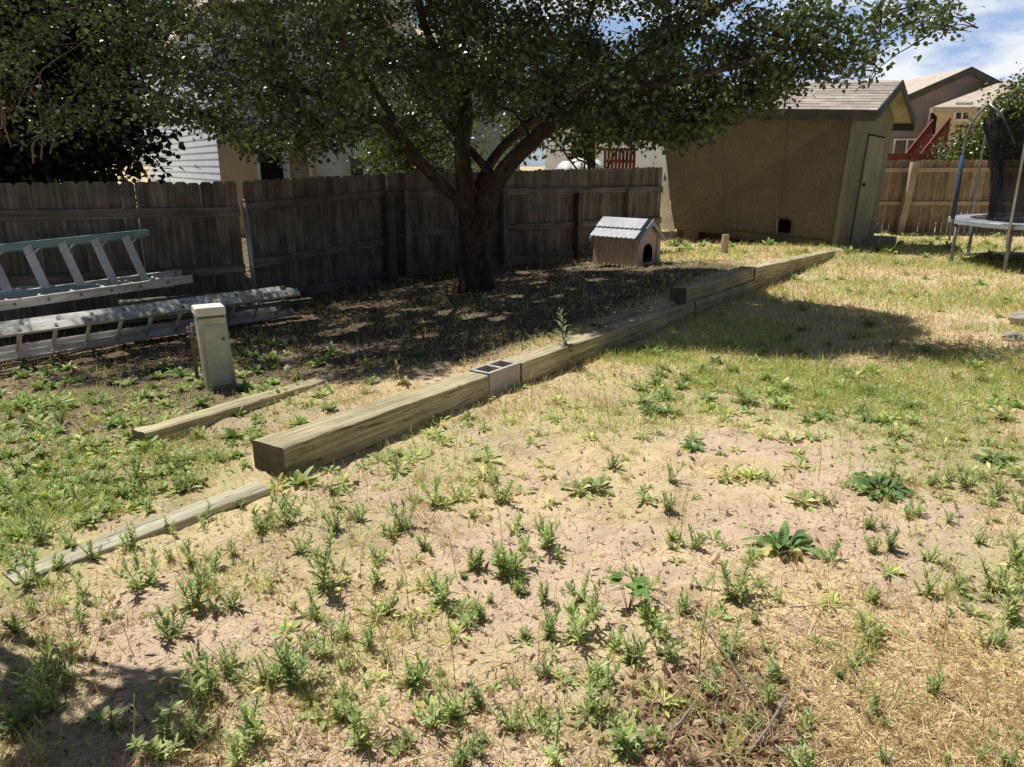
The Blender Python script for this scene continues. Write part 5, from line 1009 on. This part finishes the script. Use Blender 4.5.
scatter_plants('grass_tuft', 130, lambda x, y: .2+.6*mask(GREEN, x, y)-.3*mask(BARE, x, y), (0, 400, 1024, 767), .5, 1.1, 'tuft of thin green and dry grass in the sandy ground', 'grass tufts in the sandy ground')
scatter_plants('broadleaf_weed', 90, lambda x, y: .35+mask(GREEN, x, y), (640, 258, 1024, 420), .7, 1.3, 'leafy weed in the grass between the shade patch and the trampoline', 'leafy weeds in the grass around the shade patch', .15)
scatter_plants('dry_stalk', 70, lambda x, y: .5-.3*mask(BARE, x, y)+0*x, (0, 380, 1024, 767), .5, 1.1, 'thin dry seed stalk standing in the weeds', 'dry seed stalks among the weeds')
scatter_plants('broadleaf_weed', 60, lambda x, y: .6+0*x, (560, 236, 1024, 258), 1.2, 2.3, 'leafy green weed along the foot of the shed and fences', 'leafy weeds along the shed and fences', .25)
scatter_plants('broadleaf_weed', 60, lambda x, y: (tp(x, y)[1] > .35)*1., (-10, 352, 330, 402), .6, 1.3, 'leafy weed growing in the shade below the ladders', 'leafy weeds below the ladders', .1)
scatter_plants('feather_weed', 50, lambda x, y: mask(GREEN, x, y)*(tp(x, y)[1] > .3), (-20, 385, 300, 640), .5, 1., 'upright feathery weed in the thick growth at the loose timber', 'feathery weeds in the thick growth at left', .1)
scatter_plants('broadleaf_weed', 26, lambda x, y: (tp(x, y)[1] > .35)*1., (240, 330, 420, 400), .6, 1.1, 'leafy weed at the edge of the tree shade behind the timber', 'leafy weeds at the edge of the shade', .12)
# ------------------------------------------------------------------ uncountable cover
def offboard(x, y):
    ok = np.ones(len(x), bool)
    for A_, B_, r_ in ((a_bd, b_bd, .085), (lt0, lt1, .085)):
        d = (B_-A_)[:2]; L_ = np.linalg.norm(d); d = d/L_; s_ = (x-A_[0])*d[0]+(y-A_[1])*d[1]; q_ = np.abs(-(x-A_[0])*d[1]+(y-A_[1])*d[0]); ok &= ~((s_ > -.02) & (s_ < L_+.02) & (q_ < r_)) | (rng.random(len(x)) < .03)
    return ok
def cover(name, label, n, dens, size, wid, cols, el, mat, ymax=20, kindcat='grass', far=True, xr=(-5.5, 12), yr=(1.6, 20), flatN=False, thick=1., z0=0., e_=-.25):
    # sample nearer ground more densely (as much ground as the eye sees)
    yy = (yr[0]**e_+rng.random(n)*(yr[1]**e_-yr[0]**e_))**(1/e_); xx = (rng.uniform(-.92, .92, n)*(yy*1.0+.6)); 
    m = rng.random(n) < dens(xx, yy); t, q = tp(xx, yy); m &= ~((q > -.01) & (q < .22) & (t > 0) & (t < 12.5)); m &= ~((q > .14) & (q < .42) & (t > 4.1) & (t < 5.9)); m &= offboard(xx, yy)
    m &= (xx > -7) & (xx < 14); x_, y_ = xx[m], yy[m]; k = len(x_); P = np.stack([x_, y_, tz(x_, y_)-.003+z0], 1)
    D = rdir(k, *el); Nn = norm(rng.normal(0, 1, (k, 3)) if not flatN else rng.normal(0, .35, (k, 3))+np.array([0, 0, 1])); L_ = size*rng.uniform(.5, 1.35, k)*(1+.035*np.maximum(y_-4, 0)); fw = np.maximum(1, y_/5)*thick; S = np.stack([L_, wid*fw*rng.uniform(.7, 1.3, k), L_], 1)
    V, Fx = inst(BLADE, BLADEF, P, D, Nn, S); ci = rng.integers(0, len(cols), k); c = np.array(cols)[ci]*rng.uniform(.7, 1.3, (k, 1))
    o = npmesh(name, V, Fx, mat, None, np.repeat(c, len(BLADE), 0), base=(0, 0, 0)); return tag(o, label, kindcat, kind='stuff')
edge = lambda x, y: (tp(x, y)[1] < 0)
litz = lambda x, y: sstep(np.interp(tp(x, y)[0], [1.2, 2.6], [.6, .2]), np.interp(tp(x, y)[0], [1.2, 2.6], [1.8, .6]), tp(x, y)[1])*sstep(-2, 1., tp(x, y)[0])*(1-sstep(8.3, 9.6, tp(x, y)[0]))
gd = lambda x, y: np.clip(mask(GREEN, x, y)*(.12+.88*sstep(.38, .55, fbm(x*2.5+9, y*2.5, 4)))*(1-.97*litz(x, y))*(1-.85*mask(BARE, x, y)*(y < 5))*(.12+.4*sstep(.55, .7, fbm(x*3.3+70, y*3.3, 4))+.6*np.maximum(sstep(3.6, 6., y), sstep(.15, .5, tp(x, y)[1])))+.008, 0, 1)
cover('green_grass', 'short green grass in the sunlit parts of the yard', 260000, gd, .07, .0046, [(0.433, 0.517, 0.204), (0.524, 0.581, 0.238), (0.34, 0.439, 0.171), (0.655, 0.62, 0.358)], (35, 88), M['grassm'])
cover('clover', 'low green leaves between the grass blades', 190000, lambda x, y: gd(x, y)*.9, .03, .013, [(0.366, 0.461, 0.197), (0.441, 0.522, 0.222), (0.378, 0.436, 0.279)], (5, 50), M['grassm'], flatN=True)
dd_ = lambda x, y: np.clip((1-.95*mask(BARE, x, y))*sstep(.42, .64, fbm(x*2+4, y*2+7, 4))*(.55+.45*sstep(3.5, 7, y))*(1-.86*litz(x, y))+.006, 0, 1)
cover('dry_grass', 'bleached dry grass standing over the soil', 190000, dd_, .06, .0028, [(0.63, 0.495, 0.255), (0.75, 0.615, 0.345), (0.495, 0.375, 0.195), (0.69, 0.54, 0.33)], (10, 80), M['dry'])
far_ = lambda x, y: (1-.90*litz(x, y))
cover('dry_grass', 'thick bleached dry grass across the far part of the yard', 150000, lambda x, y: np.clip(far_(x, y)*sstep(5, 8, y)*(.35+.65*sstep(.35, .6, fbm(x*1.3+2, y*1.3, 4)))*(1-.6*mask(BARE, x, y)), 0, 1), .075, .0042, [(0.75, 0.637, 0.325), (0.85, 0.725, 0.4), (0.6, 0.488, 0.237), (0.688, 0.637, 0.275)], (15, 80), M['dry'], yr=(5, 20), e_=-1.2)
cover('green_grass', 'green grass clumps mixed into the far dry grass', 150000, lambda x, y: np.clip(far_(x, y)*sstep(4.5, 6.5, y)*sstep(.46, .62, fbm(x*1.6+20, y*1.6+3, 4)+.2*mask(GREEN, x, y)), 0, 1), .075, .0048, [(0.445, 0.517, 0.195), (0.55, 0.594, 0.255), (0.34, 0.439, 0.171), (0.655, 0.632, 0.34)], (25, 85), M['grassm'], yr=(4.5, 20), e_=-1.2)
cover('straw', 'loose golden straw and cut stalks lying on the ground', 110000, lambda x, y: np.clip(mask(STRAW, x, y)*1.1+.075*(y < 6)+.03, 0, 1), .11, .0026, [(0.825, 0.675, 0.388), (0.675, 0.525, 0.275), (0.925, 0.787, 0.5), (0.525, 0.388, 0.213)], (-4, 16), M['dry'], flatN=True, z0=.008)
cover('dead_leaves', 'curled brown dead leaves in a pile on the soil', 60000, lambda x, y: np.clip(mask(MULCH, x, y)*1.1+.022, 0, 1), .042, .018, [(0.324, 0.204, 0.12), (0.432, 0.3, 0.192), (0.204, 0.126, 0.078), (0.528, 0.396, 0.264)], (-10, 55), M['dry'], flatN=True, z0=.008)
cover('leaf_litter', 'brown fallen leaves and twigs in the shade under the tree', 90000, lambda x, y: np.clip(litz(x, y)*.9+.02, 0, 1), .05, .012, [(0.165, 0.118, 0.078), (0.247, 0.181, 0.118), (0.113, 0.082, 0.052), (0.309, 0.237, 0.155)], (-5, 35), M['dry'], flatN=True, z0=.004)  # leaf tones lowered as well, adding to the shade under the tree
# crumbs of soil and pebbles
OCT = np.array([(1, 0, 0), (-1, 0, 0), (0, 1, 0), (0, -1, 0), (0, 0, .7), (0, 0, -.7)], float); OCTF = np.array([(0, 2, 4), (2, 1, 4), (1, 3, 4), (3, 0, 4), (2, 0, 5), (1, 2, 5), (3, 1, 5), (0, 3, 5)])
n = 30000; yy = 1/(1/7.+rng.random(n)*(1/1.7-1/7.)); xx = rng.uniform(-.8, .8, n)*(yy+.6); t, q = tp(xx, yy); m = ~((q > -.02) & (q < .22)); xx, yy = xx[m], yy[m]; n = len(xx)
s = .0022+.009*rng.random(n)**6; P = np.stack([xx, yy, tz(xx, yy)+s*.2], 1); S = np.stack([s*rng.uniform(.7, 1.5, n), s, s], 1)
V, Fx = inst(OCT, OCTF, P, rdir(n, -10, 10), norm(rng.normal(0, .3, (n, 3))+np.array([0, 0, 1])), S)
c = np.array([.6, .46, .34])*rng.uniform(.7, 1.3, (n, 1)); tag(npmesh('pebbles', V, Fx, M['dry'], None, np.repeat(c, 6, 0), base=(0, 0, 0)), 'small clods and pebbles scattered over the bare soil', 'pebbles', kind='stuff')
# ------------------------------------------------------------------ sticks, stones, petal
def stick(label, pts, r0, r1, mat='twig'):
    mb = MB(); mb.tube(pts, list(np.linspace(r0, r1, len(pts))), 6); c = np.mean(np.array(pts), 0); tag(mb.build('dry_stick', M[mat], None, True, base=c), label, 'stick')
g = lambda u, v, h=.02: at(*az(u, v, .02)[:2])+Z3*h
stick('long pale dry stalk leaning over the straw above the dead leaf pile', [g(688, 605, .07), g(712, 640, .06), g(735, 672, .04), g(758, 705, .02)], .003, .0045)
stick('reddish bare stick at the left of the dead leaf pile', [g(662, 738, .015), g(680, 722, .03), g(696, 704, .05)], .006, .004)
stick('thin straight stick lying across the straw at the lower right', [g(748, 752, .02), g(768, 728, .03), g(786, 700, .05)], .004, .005)
stick('thin stick lying across the bare soil under the biggest dock', [g(790, 606, .012), g(812, 604, .012), g(832, 606, .012)], .003, .002)
stick('dark forked twig standing on the slope in the lower left', [g(62, 678, .0), g(66, 670, .05), g(60, 664, .1)], .003, .0015, 'bark')
def stone(label, p, r_, fl=.6, mat='stone'):
    mb = MB(); V = []; n, m_ = 10, 7; sd = random.random()*40
    for j in range(m_+1):
        ph = math.pi*j/m_-math.pi/2
        for k in range(n):
            a_ = 2*math.pi*k/n; d = vec(math.cos(ph)*math.cos(a_), math.cos(ph)*math.sin(a_), math.sin(ph)); f = 1+.35*mnoise.noise(Vector(d*1.6)+Vector((sd, 0, 0))); V.append(p+d*f*r_*vec(1, .85, fl))
    mb.add(V, [(j*n+k, j*n+(k+1) % n, (j+1)*n+(k+1) % n, (j+1)*n+k) for j in range(m_) for k in range(n)]); tag(mb.build('stone', M[mat], None, base=p), label, 'stone')
stone('pale stone at the right edge of the yard, largest of the little heap', at(*az(1022, 325, 0)[:2])+Z3*.06, .16); stone('pale stone at the near end of the heap at the right edge', at(*az(1012, 340, 0)[:2])+Z3*.03, .1)
stone('flat pale stone lying in the grass left of the stone heap', at(*az(990, 358, 0)[:2])+Z3*.01, .1, .3); stone('small stone on the bare soil in front of the broad-leaved dock', at(*az(958, 520, 0)[:2]), .022)
stone('round pale stone on top of the grass near the right edge', at(*az(1003, 365, 0)[:2]), .05)
p = PL()
for j in range(7): p.leaf((0, 0, .02), j*.9, R(25), .022, .018, 4, 0, .4, .3, (.65, .11, .2), (.75, .2, .3), 'spoon')
V, Fx, C = p.arr(); q = at(*az(799, 451, 0)[:2])+Z3*.02; tag(npmesh('flower_head', V+q, Fx, M['petal'], None, C, base=q), 'single pink flower head lying in the dry grass', 'flower')
for lab, u, v, zz in (('white puffy seed head at the foot of the timber in the tree shadow', 661, 338, .06), ('white seed head beside the loose timber, near the utility box', 288, 384, .12)):
    p = PL(); q = at(*az(u, v, .03)[:2]); p.stem([(0, 0, 0), (0, 0, zz)], .0025, (.2, .2, .1))
    for j in range(40): p.leaf((0, 0, zz), random.random()*6.28, R(random.uniform(-40, 90)), .035, .008, 2, 0, 0, .1, (.75, .74, .68))
    V, Fx, C = p.arr(); tag(npmesh('seed_head', V+q, Fx, M['petal'], None, C, base=q), lab, 'flower')
